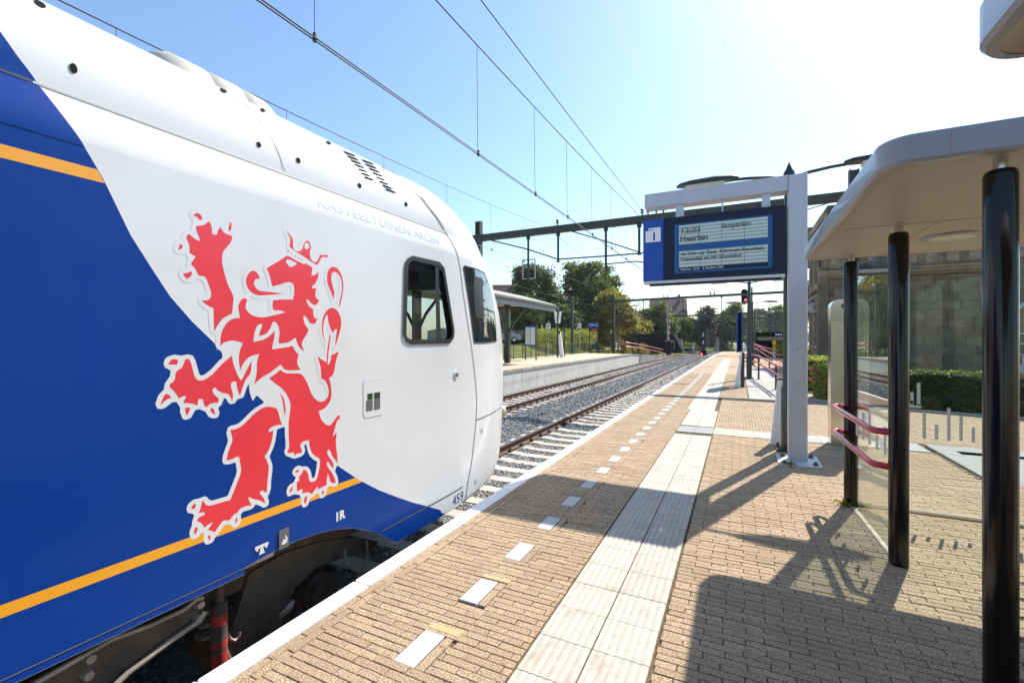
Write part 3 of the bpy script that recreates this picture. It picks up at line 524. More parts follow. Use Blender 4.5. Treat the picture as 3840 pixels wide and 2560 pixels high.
LION_WHITE = [
"2421,2035 2401,2095 2387,2115 2370,2131 2335,2146 2305,2147 2275,2139 2260,2128 2244,2100 2234,2075 2230,2030 2234,2005 2244,1975 2274,1920 2284,1885 2290,1879 2300,1876 2321,1880 2331,1890 2342,1920 2342,1950 2318,2030 2320,2059 2325,2062 2336,2060 2354,2040 2362,2015 2362,1965 2343,1900 2335,1857 2330,1855 2305,1862 2260,1849 2233,1830 2214,1805 2195,1767 2175,1776 2168,1785 2165,1820 2167,1825 2186,1835 2197,1845 2210,1875 2206,1895 2185,1910 2183,1920 2189,1960 2185,1985 2201,2025 2207,2055 2206,2070 2201,2085 2192,2095 2193,2100 2225,2152 2235,2157 2265,2162 2277,2170 2285,2190 2281,2210 2275,2216 2250,2222 2200,2217 2185,2212 2174,2205 2160,2169 2150,2162 2141,2170 2138,2185 2147,2235 2139,2260 2121,2285 2100,2290 2064,2275 2051,2260 2031,2215 2020,2209 2012,2215 2012,2240 1997,2280 1975,2302 1960,2312 1950,2317 1935,2319 1920,2311 1916,2290 1920,2279 1942,2245 1938,2215 1942,2190 1950,2178 1964,2170 1960,2166 1950,2167 1920,2156 1819,2085 1790,2061 1784,2045 1784,2035 1801,1995 1818,1935 1816,1930 1770,1928 1755,1934 1752,1945 1755,1950 1772,1960 1781,1980 1781,1990 1776,2005 1755,2027 1740,2036 1720,2042 1700,2036 1685,2027 1670,2011 1653,1970 1654,1930 1666,1900 1680,1880 1675,1875 1665,1877 1650,1872 1630,1861 1623,1865 1614,1890 1592,1930 1573,1995 1563,2050 1563,2065 1570,2090 1610,2149 1617,2170 1617,2190 1610,2215 1617,2255 1610,2276 1595,2287 1575,2287 1564,2280 1550,2253 1525,2254 1505,2246 1485,2266 1457,2270 1445,2288 1430,2298 1410,2301 1380,2287 1372,2275 1370,2260 1375,2244 1388,2235 1390,2230 1380,2200 1380,2185 1355,2176 1343,2165 1334,2145 1332,2125 1309,2110 1296,2075 1298,2060 1305,2049 1325,2046 1350,2052 1364,2035 1358,2010 1360,1986 1325,1966 1320,1945 1325,1929 1335,1918 1345,1909 1360,1905 1381,1910 1405,1930 1430,1926 1441,1915 1457,1860 1451,1850 1425,1841 1420,1836 1415,1815 1419,1800 1428,1790 1466,1765 1468,1705 1474,1665 1484,1645 1500,1640 1506,1635 1504,1580 1514,1560 1530,1555 1536,1550 1542,1520 1537,1510 1520,1496 1478,1450 1450,1429 1435,1423 1425,1425 1420,1433 1401,1505 1391,1525 1385,1531 1365,1537 1335,1531 1300,1537 1270,1527 1259,1515 1253,1495 1260,1474 1285,1459 1282,1430 1259,1395 1255,1366 1231,1340 1218,1300 1225,1279 1230,1274 1245,1271 1261,1275 1290,1297 1305,1299 1314,1295 1329,1265 1328,1245 1339,1210 1345,1204 1355,1201 1370,1203 1380,1208 1400,1244 1420,1247 1451,1230 1465,1204 1474,1195 1490,1188 1505,1186 1516,1190 1522,1200 1525,1215 1520,1233 1520,1243 1536,1255 1550,1290 1560,1286 1575,1259 1590,1251 1611,1255 1625,1275 1656,1280 1664,1290 1679,1335 1700,1373 1703,1370 1703,1355 1693,1340 1699,1300 1713,1260 1720,1257 1735,1280 1745,1282 1782,1245 1786,1235 1730,1211 1699,1190 1651,1150 1625,1134 1590,1131 1575,1126 1569,1120 1563,1095 1572,1050 1544,975 1540,945 1545,929 1555,922 1575,918 1610,920 1615,916 1622,870 1616,845 1570,745 1560,743 1485,744 1470,754 1456,775 1445,779 1420,776 1395,779 1375,771 1364,760 1358,740 1364,720 1390,705 1395,695 1385,665 1385,650 1373,620 1373,600 1378,585 1385,574 1400,571 1416,575 1430,590 1440,589 1444,575 1441,550 1449,525 1454,520 1470,515 1491,520 1505,545 1520,553 1542,580 1555,587 1585,580 1600,554 1615,551 1630,554 1640,564 1646,580 1645,615 1650,622 1660,627 1705,624 1720,629 1730,641 1735,643 1756,630 1775,613 1785,608 1800,606 1815,614 1819,635 1810,665 1824,685 1832,710 1833,755 1842,815 1842,850 1823,905 1849,955 1861,990 1874,1060 1920,1068 1925,1066 1927,1060 1928,1005 1932,980 1932,940 1923,910 1933,885 1995,851 2045,854 2061,860 2071,870 2077,890 2070,920 2075,925 2080,925 2086,920 2099,870 2115,839 2140,813 2166,795 2172,785 2167,750 2156,705 2150,694 2140,688 2130,695 2126,720 2116,750 2096,775 2070,785 2055,784 2040,796 2025,800 2005,796 1994,790 1984,780 1981,760 1988,745 2005,733 2005,725 1990,702 1965,696 1949,685 1938,655 1945,629 1960,621 1990,625 2031,610 2047,585 2043,560 2054,525 2060,519 2075,515 2090,518 2100,524 2114,555 2120,560 2140,563 2165,577 2180,575 2185,572 2192,545 2199,535 2220,530 2242,540 2251,560 2255,584 2270,592 2280,593 2325,578 2346,585 2354,600 2352,620 2341,655 2325,685 2325,690 2337,715 2365,729 2372,760 2372,780 2358,875 2358,910 2362,930 2362,950 2348,985 2360,1016 2386,1035 2392,1055 2392,1065 2386,1085 2380,1092 2355,1100 2329,1090 2286,1050 2270,1045 2255,1053 2233,1075 2219,1105 2225,1114 2261,1130 2297,1165 2306,1180 2317,1220 2317,1275 2305,1330 2306,1335 2330,1359 2336,1370 2347,1410 2354,1450 2380,1515 2372,1540 2353,1550 2351,1555 2396,1680 2407,1725 2407,1745 2401,1770 2378,1825 2396,1860 2417,1935 2422,1965",
"2325,1548 2325,1544 2300,1534 2295,1540 2297,1550 2299,1565 2305,1567 2314,1555",
"2265,1677 2267,1665 2255,1650 2250,1652 2248,1665 2250,1696 2255,1695",
"2240,1282 2244,1245 2240,1234 2230,1223 2220,1218 2200,1218 2172,1235 2149,1265 2111,1345 2091,1380 2065,1410 2061,1435 2044,1460 2043,1485 2054,1515 2080,1524 2087,1535 2089,1550 2079,1575 2079,1590 2111,1635 2124,1665 2127,1675 2125,1690 2160,1699 2180,1710 2185,1710 2188,1660 2202,1615 2215,1594 2232,1585 2237,1580 2232,1525 2225,1504 2220,1502 2195,1516 2175,1520 2160,1516 2155,1511 2151,1495 2154,1480 2177,1425 2178,1385 2182,1370 2183,1350 2189,1330 2220,1312",
"1970,1942 1972,1930 1964,1895 1955,1893 1943,1895 1936,1915 1930,1921 1908,1930 1910,1935 1918,1940 1955,1952 1965,1950",
"1820,1855 1822,1850 1818,1835 1818,1815 1824,1790 1820,1780 1795,1773 1740,1773 1715,1784 1705,1792 1698,1805 1705,1835 1701,1860 1705,1863 1745,1853 1785,1853 1805,1857"]
# ------------------------------------------------------------------ the train
XC, HA, YC = T1, 1.44, 3.6
LZ = [(-.3,2.5),(-.08,2.66),(0,2.8),(.2,2.88),(.8,2.98),(1.2,2.98),(1.6,2.94),(1.8,2.88),(2.0,2.80),(2.2,2.65),(2.4,2.49),(2.6,2.31),(2.8,2.02),(2.9,1.79),(3.0,1.56),(3.1,1.28),(3.2,.85),(3.3,.4),(3.36,.2)]
def Lz(z): return float(np.interp(z, [p[0] for p in LZ], [p[1] for p in LZ]))
def hw(z):
    if z <= 2.47: return HA
    if z <= 2.667: return HA-(HA-1.395)*((z-2.47)/.197)**1.5
    u = min(1, (z-2.667)/(3.36-2.667)); return 1.395*max(0, 1-u**2.6)**(1/2.6)
def SW(y, z):
    u = max(0, (y-YC)/Lz(z)); return hw(z)*math.sqrt(max(0, 1-u*u)) if u < 1 else 0
def SX(y, z, o=0): return XC+SW(y, z)+o
def hit(px, py):
    for _ in range(60):                 # slide down from the skyline if the ray misses the roof
        h = hit1(px, py)
        if h: return h
        py += 4; px -= 1
def hit1(px, py):
    d = ray(px, py); t = 1.2; prev = t
    def ins(t):
        p = (d[0]*t, d[1]*t, EYE+d[2]*t)
        if p[2] > 3.355: return False
        u = (p[1]-YC)/Lz(p[2]); w = SW(p[1], p[2]) if u < 1 else -1
        return abs(p[0]-XC) < w
    while t < 11 and not ins(t): prev = t; t += .02
    if t >= 11: return None
    lo, hi = prev, t
    for _ in range(24):
        m_ = (lo+hi)/2
        if ins(m_): hi = m_
        else: lo = m_
    return Vector((d[0]*hi, d[1]*hi, EYE+d[2]*hi))
def nrm(p):
    e = .004; y, z = p.y, p.z
    dy = (SX(y+e, z)-SX(y-e, z))/(2*e); dz = (SX(y, z+e)-SX(y, z-e))/(2*e)
    return Vector((1, -dy, -dz)).normalized()
def inside(loops, P):
    m_ = np.zeros(len(P), bool); Y, Z = P[:,0], P[:,1]
    for lp in loops:
        for i in range(len(lp)):
            (ya, za), (yb, zb) = lp[i-1], lp[i]
            if za == zb: continue
            m_ ^= ((za > Z) != (zb > Z)) & (Y < (yb-ya)*(Z-za)/(zb-za)+ya)
    return m_
def cdt(loops, sp):
    V = []; Ed = []
    for lp in loops:
        n0 = len(V); dl = []
        for i in range(len(lp)):
            a, b = lp[i], lp[(i+1) % len(lp)]; k = max(1, int(math.hypot(b[0]-a[0], b[1]-a[1])/sp))
            dl += [(a[0]+(b[0]-a[0])*q/k, a[1]+(b[1]-a[1])*q/k) for q in range(k)]
        V += dl; Ed += [(n0+i, n0+(i+1) % len(dl)) for i in range(len(dl))]
    ar = np.array(loops[0]); gy = np.arange(ar[:,0].min()+sp*.37, ar[:,0].max(), sp); gz = np.arange(ar[:,1].min()+sp*.41, ar[:,1].max(), sp)
    G = np.array([(a, b) for a in gy for b in gz]).reshape(-1,2)
    if len(G): G = G[inside(loops, G)]; V += [tuple(p) for p in G]
    r = delaunay_2d_cdt([Vector((float(a), float(b))) for a, b in V], Ed, [], 0, 1e-6)
    P = np.array([tuple(v) for v in r[0]]); Fc = [f for f in r[2] if len(f) == 3]
    cen = np.array([(P[f[0]]+P[f[1]]+P[f[2]])/3 for f in Fc]); keep = inside(loops, cen)
    return P, [f for f, k in zip(Fc, keep) if k]
def side_patch(name, loops, off, m, parent, sp=.15, flip=1, smooth=True):
    P, Fc = cdt(loops, sp); mb = MB()
    mb.add([(XC+flip*(SW(a, b)+off), a, b) for a, b in P], Fc)
    me = bpy.data.meshes.new(name); me.from_pydata(mb.v, [], mb.f); me.update()
    want = flip
    if len(me.polygons) and sum(p.normal.x for p in me.polygons)*want < 0: me.flip_normals()
    return link(name, me, m, parent, smooth)
def pix(pts): return [(h.y, h.z) for h in (hit(*p) for p in pts)]
def pix_patch(name, pts, m, parent, off=.003, thick=0):
    mb = MB(); P = []
    for p in pts:
        h = hit(*p); P.append(h+nrm(h)*off)
    c = sum(P, Vector())/len(P); hc = Vector((SX(c.y, c.z, 0), c.y, c.z)); c = hc+nrm(hc)*off
    n = len(P); mb.add([tuple(c)]+[tuple(q) for q in P], [(0, i+1, (i+1) % n+1) for i in range(n)])
    return obj(name, mb, m, parent)
def strip(name, pts, w, m, parent, off=.0035, raw=False):     # narrow band on the shell through (y, z) points
    mb = MB(); D = []
    for a, b in zip(pts[:-1], pts[1:]):
        k = max(1, int(math.hypot(b[0]-a[0], b[1]-a[1])/.06)); D += [(a[0]+(b[0]-a[0])*q/k, a[1]+(b[1]-a[1])*q/k) for q in range(k)]
    D.append(pts[-1]); V = []
    for i, p in enumerate(D):
        a = D[max(i-1,0)]; b = D[min(i+1,len(D)-1)]; L_ = math.hypot(b[0]-a[0], b[1]-a[1]) or 1; nx, ny = -(b[1]-a[1])/L_*w/2, (b[0]-a[0])/L_*w/2
        for s_ in (1, -1):
            y_, z_ = p[0]+s_*nx, p[1]+s_*ny; q = Vector((SX(y_, z_), y_, z_)); V.append(tuple(q+nrm(q)*off))
    mb.add(V, [(2*i, 2*i+1, 2*i+3, 2*i+2) for i in range(len(D)-1)]); return obj(name, mb, m, parent)
def ell(cx, cy, rx, ry, rot=0, n=12):
    c, s_ = math.cos(R(rot)), math.sin(R(rot)); return [(cx+rx*math.cos(2*math.pi*k/n)*c-ry*math.sin(2*math.pi*k/n)*s_, cy+rx*math.cos(2*math.pi*k/n)*s_+ry*math.sin(2*math.pi*k/n)*c) for k in range(n)]

TR = thing('train', 'white and blue passenger train with red lion emblem standing at the platform', 'train', (0,0,0))
bottom = [(-6.5,.262),(1.667,.262),(1.667,.298),(1.80,.312),(1.90,.318),(2.02,.318),(2.17,.305),(2.327,.275),(2.483,.225),(2.6,.17),(2.717,.109),(2.8,.055),(2.88,-.01),(2.963,-.077),(4.0,-.081)]
winf = pix([(1519,1000),(1512,1255),(1518,1275),(1538,1286),(1684,1283),(1697,1266),(1700,1242),(1662,1006),(1646,987),(1544,964),(1526,975)])
wc = (sum(p[0] for p in winf)/len(winf), sum(p[1] for p in winf)/len(winf))
def grow(lp, d):
    out = []
    for i in range(len(lp)):
        a, b, c = lp[i-1], lp[i], lp[(i+1) % len(lp)]; t = ((c[0]-a[0]), (c[1]-a[1])); L_ = math.hypot(*t); nx, ny = t[1]/L_, -t[0]/L_
        if (b[0]-wc[0])*nx+(b[1]-wc[1])*ny < 0: nx, ny = -nx, -ny
        out.append((b[0]+nx*d, b[1]+ny*d))
    return out
wall_loop = bottom+[(4.0,2.47),(-6.5,2.47)]
whole = grow(winf, -.008)
side_patch('body_side', [wall_loop, whole], 0, M['white_paint'], TR, .13)
o = side_patch('body_side', [wall_loop, whole], 0, M['white_paint'], TR, .4, flip=-1); o['label'] = 'train side turned away from the platform'
# nose below the shoulder and the roof above it
def grid_obj(name, rows, m, parent):
    mb = MB(); n = len(rows[0]); mb.add(sum(rows, []), [(j*n+i,j*n+i+1,(j+1)*n+i+1,(j+1)*n+i) for j in range(len(rows)-1) for i in range(n-1)])
    me = bpy.data.meshes.new(name); me.from_pydata(mb.v, [], mb.f); me.update(); bm = bmesh.new(); bm.from_mesh(me); bmesh.ops.remove_doubles(bm, verts=bm.verts, dist=1e-4); bmesh.ops.recalc_face_normals(bm, faces=bm.faces); bm.to_mesh(me); bm.free()
    return link(name, me, m, parent, 60)
rows = []
for z in [-.081,-.05,0,.1,.25,.5,.8,1.1,1.4,1.6,1.8,1.95,2.1,2.2,2.3,2.4,2.47]:
    L_ = Lz(z); f0 = math.asin(min(1, .4/L_)); ph = [f0+(math.pi/2-f0)*i/24 for i in range(25)]; ph += [math.pi-p for p in ph[-2::-1]]
    k = 1-.06*max(0, (-z)/.081) if z < 0 else 1
    rows.append([(XC+hw(z)*math.cos(p), YC+L_*k**0*math.sin(p), z) for p in ph])
rows.insert(0, [(XC+(x-XC)*.9, 3.6+(y-3.6)*.9, -.20) for x, y, z in rows[0]])
ns = grid_obj('nose', rows, M['white_paint'], TR)
bm = bmesh.new(); bm.from_mesh(ns.data)                       # front windscreen opening
def wso(c): return 1.62 < c.z < 2.42 and c.y > YC+.2 and R(62) < math.atan2((c.y-YC)/Lz(c.z), (c.x-XC)/HA) < R(158)
bmesh.ops.delete(bm, geom=[f for f in bm.faces if wso(f.calc_center_median())], context='FACES'); bm.to_mesh(ns.data); bm.free()
rows = []; zz = list(np.arange(2.47,2.66,.016))+list(np.arange(2.667,3.2,.016))+list(np.arange(3.2,3.33,.01))+[3.335,3.342,3.348,3.353,3.358]
for z in zz:
    L_ = Lz(z); a = hw(z); half = [(XC+a, -6.5+i*(10.1)/16, z) for i in range(17)]+[(XC+a*math.cos(math.pi/2*i/20), YC+L_*math.sin(math.pi/2*i/20), z) for i in range(1,21)]
    rows.append(half+[(2*XC-x, y, q) for x, y, q in half[-2::-1]])
RF = grid_obj('roof', rows, M['white_paint'], TR)
obj('roof_crown', MB().prism([(p[0],p[1]) for p in rows[-1]], 3.30, 3.359), M['white_paint'], TR)
# liveries: blue field, yellow stripes, lion emblem
bd = pix([(0,120),(60,205),(122,286),(190,378),(305,531),(387,670),(490,882),(565,1000),(637,1110),(720,1205),(800,1282),(880,1385),(990,1507),(1100,1610),(1190,1690),(1276,1752),(1347,1799),(1421,1837),(1487,1862),(1542,1881),(1602,1897),(1640,1908),(1679,1918)])
bd[-1] = (bd[-1][0], -.079)
blue = [(-6.5,3.02),(.40,3.02)]+bd+[(3.3,-.079),(2.965,-.075)]+[(a, b+.001) for a, b in bottom[::-1][2:-1]]+[(-6.5,.263)]
def clip(lp, z0, up):                    # half-plane clip of a (y, z) loop
    out = []
    for i in range(len(lp)):
        a, b = lp[i-1], lp[i]; ia, ib = (a[1] >= z0) == up, (b[1] >= z0) == up
        if ia != ib: u = (z0-a[1])/(b[1]-a[1]); out.append((a[0]+(b[0]-a[0])*u, z0))
        if ib: out.append(b)
    return out
side_patch('blue_livery_field', [clip(blue, 2.46, False)], .0002, M['blue_paint'], TR, .11)
side_patch('blue_livery_field', [[(max(y, -1.0), z) for y, z in clip(blue, 2.45, True)]], .0022, M['blue_paint'], TR, .028)
def bd_y(z): return float(np.interp(-z, [-p[1] for p in bd], [p[0] for p in bd]))
side_patch('yellow_stripe', [[(-6.5,2.313),(-6.5,2.366),(bd_y(2.366)-.002,2.366),(bd_y(2.313)-.002,2.313)]], .0005, M['yellow_paint'], TR, .2)
side_patch('yellow_stripe', [[(-6.5,.539),(-6.5,.589),(bd_y(.589)-.004,.589),(bd_y(.539)-.004,.539)]], .0005, M['yellow_paint'], TR, .2)
def dec(s): return [(int(a)/1000, int(b)/1000) for a, b in (q.split(',') for q in s.split())]
EM = side_patch('lion_emblem', [dec(s) for s in LION_WHITE], .0008, M['white_foil'], TR, .08); EM['label'] = 'crowned red rampant lion emblem with white outline'
for r in LION_RED: side_patch('emblem_red_shape', [dec(s) for s in r], .0011, M['red_foil'], EM, .08)
for u, v in ((705,405),(755,437),(815,470),(862,502),(908,528)): side_patch('emblem_red_shape', [pix(ell(900+u/3.92, 840+v/3.92, 3.2, 2.2, 30, 8))], .0011, M['red_foil'], EM, .08)
def shell_text(name, txt, size, y0, z0, width, m, off=.0014, bold=0):
    me = text_mesh(txt, size, 0, bold=bold); bm = bmesh.new(); bm.from_mesh(me); bmesh.ops.triangulate(bm, faces=bm.faces); bmesh.ops.subdivide_edges(bm, edges=bm.edges, cuts=2, use_grid_fill=True); bm.to_mesh(me); bm.free(); xs = [v.co.x for v in me.vertices]; k = width/(max(xs)-min(xs)); mn = min(xs)
    for v in me.vertices:
        a, b = y0+(v.co.x-mn)*k, z0+v.co.y; v.co = (SX(a, b, off), a, b)
    me.materials.clear(); return link(name, me, m, TR)
a = hit(1195,782); b = hit(1646,918); w_ = b.y-a.y; shell_text('lettering', 'KASTEELTUINEN', .098, a.y, b.z, w_*.70, M['pale_blue_foil']); shell_text('lettering', 'ARCEN', .098, a.y+w_*.735, b.z, w_*.265, M['pale_blue_foil'])
a = hit(1697,1888); b = hit(1737,1872); shell_text('fleet_number', '459', .135, a.y, b.z+.004, b.y-a.y, M['navy'])
a = hit(1261,1953); b = hit(1284,1940); shell_text('marking_1R', '1R', .085, a.y, a.z, .085, M['white_foil'], bold=.004)
# panel gaps
GT = 2.667
strip('gutter_seam', [(.80,GT),(3.80,GT)], .012, M['seam_light'], TR); strip('gutter_seam', [(-6.5,GT),(.795,GT)], .014, M['navy_seam'], TR, .0045)
seam = pix([(1440,585),(1505,655),(1560,715),(1610,780),(1665,859),(1692,905),(1713,948),(1726,1010),(1735,1089),(1752,1200),(1768,1300),(1780,1400),(1788,1500),(1783,1600),(1770,1720),(1753,1816),(1745,1875)])
strip('nose_seam', seam, .012, M['seam'], TR)
strip('nose_skirt_seam', pix([(1784,1574),(1815,1563),(1850,1545),(1878,1526)]), .010, M['seam'], TR)
for p_ in ((1806,1615),(1784,1805)): pix_patch('plug', ell(p_[0],p_[1],6,9), M['seam_light'], TR, .002)
strip('roof_seam', pix([(885,352),(930,400),(975,455),(1010,505),(1040,560),(1062,625),(1070,642)]), .008, M['seam_light'], TR)
strip('skirt_seam', [(2.80,.086),(4.02,.090)], .010, M['seam'], TR)
strip('skirt_seam', [(-6.5,.300),(1.667,.300)], .006, M['seam'], TR)
obj('skirt_step', MB().box((XC+HA-.12,1.669,.285),(XC+HA-.012,1.86,.312)), M['bracket'], TR)
# cab side window with rubber frame, mullion and pane
WN = side_patch('cab_window', [grow(winf,.012), grow(winf,-.030)], .010, M['rubber'], TR, .06); WN['label'] = 'black rubber framed cab side window'
side_patch('pane', [grow(winf,-.006)], -.004, M['cab_glass'], WN, .2)
mu = pix([(1630,985),(1642,988),(1652,1284),(1634,1284)]); side_patch('mullion', [mu], .006, M['rubber'], WN, .2)
WN2 = side_patch('cab_window', [grow(winf,.012), grow(winf,-.030)], .010, M['rubber'], TR, .06, flip=-1); side_patch('pane', [grow(winf,-.006)], -.004, M['cab_glass'], WN2, .2, flip=-1)
# cab interior
mb = MB(); mb.box((XC-HA+.08,2.55,.3),(XC+HA-.08,2.60,2.6)); mb.box((XC-HA+.08,2.60,.28),(XC+HA-.08,4.3,.34)); mb.box((XC-HA+.1,2.6,2.24),(XC+HA-.1,4.6,2.30))
obj('cab_lining', mb, M['dark_int'], TR)
for fl in (1, -1):
    P, Fc = cdt([[(2.6,.3),(4.6,.3),(4.6,2.25),(2.6,2.25)], grow(winf, -.012)], .3)
    obj('cab_lining', MB().add([(XC+fl*(SW(a,b)-.07), a, b) for a, b in P], Fc), M['dark_int'], TR)
obj('driver_desk', MB().ext([(3.9,.34),(5.6,.34),(5.6,1.25),(4.6,1.56),(3.95,1.30)], 'x', XC-1.0, XC+1.0), M['dark_int'], TR)
mb = MB(); mb.box((XC-.25,2.95,.75),(XC+.25,3.45,.87), .04); mb.box((XC-.23,2.86,.85),(XC+.23,2.98,1.65), .03); mb.box((XC-.06,3.1,.34),(XC+.06,3.25,.78)); obj('driver_seat', mb, M['dark_int'], TR)
# windscreen: side light and front
wsp = pix([(1737,997),(1775,1006),(1815,1024),(1830,1062),(1845,1120),(1856,1200),(1861,1278),(1820,1283),(1778,1283),(1768,1200),(1754,1100)])
WS = side_patch('windscreen_side_light', [wsp], .006, M['dark_glass'], TR, .08)
strip('windscreen_rubber', wsp+[wsp[0]], .012, M['rubber'], TR, .0085)
o = pix_patch('blind', [(1775,1034),(1806,1044),(1812,1190),(1808,1196),(1780,1190),(1772,1080)], M['rubber'], TR, .010)
rows = []
for z in (1.57,1.7,1.85,2.0,2.15,2.3,2.42,2.46):
    L_ = Lz(z)+.006; rows.append([(XC+(hw(z)+.006)*math.cos(p), YC+L_*math.sin(p), z) for p in [R(58)+R(104)*i/22 for i in range(23)]])
grid_obj('windscreen', rows, M['windscreen'], TR)
for fl in (1, -1): obj('headlight', MB().disc((XC+fl*.82, YC+2.98*math.sqrt(1-(.82/1.44)**2)-.075, .55), (fl*.35,1,0), .10, .05), M['lamp_glass'], TR, 40)
obj('coupler', MB().box((XC-.18,6.3,-.28),(XC+.18,6.44,.05), .03), M['underframe'], TR)
# small fittings on the shell
for p in ((150,18,26,9,32),(275,258,13,21,-25),(838,341,14,8,30),(970,543,7,12,-25),(1118,602,7,12,-25),(985,415,10,6,30),(1232,537,10,5,30),(1348,696,6,10,-25),(1522,766,5,9,-25)):
    pix_patch('lifting_hole', ell(p[0],p[1],p[2],p[3],p[4]), M['hole'], TR, .004)
for k in range(8):
    for c in range(2):
        x0 = 1283+k*12.2+c*66+(0 if c == 0 else 2); y0 = 566+k*15.2+c*31
        if c == 0 and k > 6: continue
        pix_patch('vent_slot', [(x0,y0),(x0+40,y0+15),(x0+54,y0+25),(x0+14,y0+11)], M['hole'], TR, .006)
strip('roof_line', pix([(1432,618),(1475,648),(1520,686),(1560,725),(1600,770),(1640,820),(1663,857)]), .016, M['seam'], TR, .005)
lk = hit(1709,1404); obj('door_lock', MB().tube([(lk.x-.004,lk.y,lk.z),(lk.x+.010,lk.y,lk.z)], .042, 20), M['white_paint'], TR, 40)
obj('lock_slot', MB().box((lk.x+.010,lk.y-.022,lk.z-.016),(lk.x+.014,lk.y+.030,lk.z+.012)), M['seam'], TR)
p0, p1 = hit(1362,1420), hit(1441,1552)
cp = obj('control_panel', MB().ext([(p0.y+.02,p1.z),(p1.y-.02,p1.z),(p1.y,p1.z+.03),(p1.y,p0.z-.03),(p1.y-.02,p0.z),(p0.y+.02,p0.z),(p0.y,p0.z-.03),(p0.y,p1.z+.03)], 'x', SX(3,1), SX(3,1)+.003), M['white_foil'], TR)
for (a, b, c, d, m) in ((1377,1476,1396,1496,'green_lamp'),(1402,1472,1424,1492,'green_lamp'),(1372,1502,1396,1537,'seam'),(1402,1497,1424,1532,'seam')):
    q0, q1 = hit(a, b), hit(c, d); obj('button', MB().box((SX(3,1)+.003, q0.y, q1.z), (SX(3,1)+.005, q1.y, q0.z)), M[m], cp)
for (a, b, c, d, m) in ((1044,1990,1081,2045,'seam'),): 
    q0, q1 = hit(a, b), hit(c, d); o = obj('jacking_plate', MB().box((SX(2,1)+.002, q0.y, q1.z), (SX(2,1)+.008, q1.y, q0.z)), M[m], TR)
    obj('plate_symbol', MB().ext([(q0.y+.012,q1.z+.03),(q0.y+.03,q1.z+.06),(q0.y+.045,q1.z+.05),(q1.y-.03,q1.z+.085),(q1.y-.012,q1.z+.06),(q1.y-.015,q1.z+.035),(q0.y+.04,q1.z+.025)], 'x', SX(2,1)+.008, SX(2,1)+.0095), M['white_foil'], o)
q = hit(955,2070); sy = lambda u, v: (q.y+u, q.z+v)
mb = MB(); mb.ext([sy(0,.012),sy(.085,.012),sy(.085,.030),sy(0,.030)], 'x', SX(2,1)+.002, SX(2,1)+.004); mb.ext([sy(.024,-.026),sy(.062,-.026),sy(.05,.012),sy(.036,.012)], 'x', SX(2,1)+.002, SX(2,1)+.004); mb.ext([sy(.008,.0),sy(.02,.0),sy(.02,.012),sy(.008,.012)], 'x', SX(2,1)+.002, SX(2,1)+.004); mb.ext([sy(.066,.0),sy(.078,.0),sy(.078,.012),sy(.066,.012)], 'x', SX(2,1)+.002, SX(2,1)+.004); obj('jacking_symbol', mb, M['white_foil'], TR)
# roof unit under a pale ribbed cover
mb = MB(); sec = []
for i, (yy, k) in enumerate([(1.55,.45),(1.60,.88),(1.68,1.0),(1.86,1.0),(1.88,.93),(1.91,1.0),(2.09,1.0),(2.11,.93),(2.14,1.0),(2.30,.98),(2.42,.85),(2.50,.45)]):
    sec.append([(XC+.42+.46*k*math.cos(math.pi*j/14), yy, 3.16+.39*k*math.sin(math.pi*j/14)) for j in range(15)])
o = grid_obj('roof_unit', sec, M['fabric_white'], TR)
# underframe, bogie and running gear
obj('underframe', MB().box((XC-1.25,-6.5,-.30),(XC+1.05,1.2,.27)).box((XC-1.2,1.2,.05),(XC+1.2,3.6,.28)), M['underframe'], TR)
XB = XC+1.22
bf = [AX(*p, XB) for p in ((935,2150),(1060,2075),(1200,2030),(1330,2012),(1420,2030),(1390,2070),(1290,2090),(1190,2125),(1110,2200),(1065,2290),(1045,2400),(900,2500),(850,2420))]
obj('bogie_frame', MB().ext([(p.y,p.z) for p in bf], 'x', XB-.10, XB), M['underframe'], TR)
WZ = RAILZ+.40
for wy in (2.15, .05):
    for sx in (-1, 1):
        xx = XC+sx*.75; s1 = 1 if sx > 0 else -1
        w_ = obj('wheel', MB().tube([(xx-.065,wy,WZ),(xx+.065,wy,WZ)], .40, 32), M['underframe'], TR, 40)
        obj('axle_box', MB().tube([(xx+s1*.07,wy,WZ),(xx+s1*.30,wy,WZ)], [.17,.14], 16), M['underframe'], w_, 40)
    obj('axle', MB().tube([(XC-.7,wy,WZ),(XC+.7,wy,WZ)], .085, 12), M['underframe'], TR, 40)
a, b = AX(822,2190,XC+1.30), AX(815,2520,XC+1.30); b.y = a.y
dmp = obj('damper', MB().tube([a,(a.x,a.y,a.z-.10),(a.x,a.y,a.z-.101),b], [.026,.026,.042,.042], 14), M['underframe'], TR, 40)
for (v0, v1) in ((2296,2335),(2396,2420),(2438,2500)):
    z0, z1 = AX(822,v1,XC+1.30).z, AX(822,v0,XC+1.30).z; obj('red_band', MB().tube([(a.x,a.y,z0),(a.x,a.y,z1)], .0435, 14), M['red_band'], dmp, 40)
bp = [AX(*p, XC+1.36) for p in ((0,2600),(130,2560),(325,2450),(420,2395),(560,2345),(690,2285),(735,2245),(760,2240),(768,2290),(750,2325),(640,2400),(480,2520),(400,2600))]
BK = obj('side_bracket', MB().ext([(p.y,p.z) for p in bp], 'x', XC+1.30, XC+1.335), M['underframe'], TR)
obj('bracket_rim', MB().tube([tuple(p) for p in bp[1:8]], .014, 8).tube([tuple(p) for p in bp[8:]], .016, 8), M['bracket'], BK, 50)
for p in ((742,2262),(737,2312),(330,2462),(322,2525)):
    h = AX(*p, XC+1.335); obj('bolt', MB().tube([h,(h.x+.035,h.y,h.z)], [.024,.019], 10), M['bracket'], BK, 40)
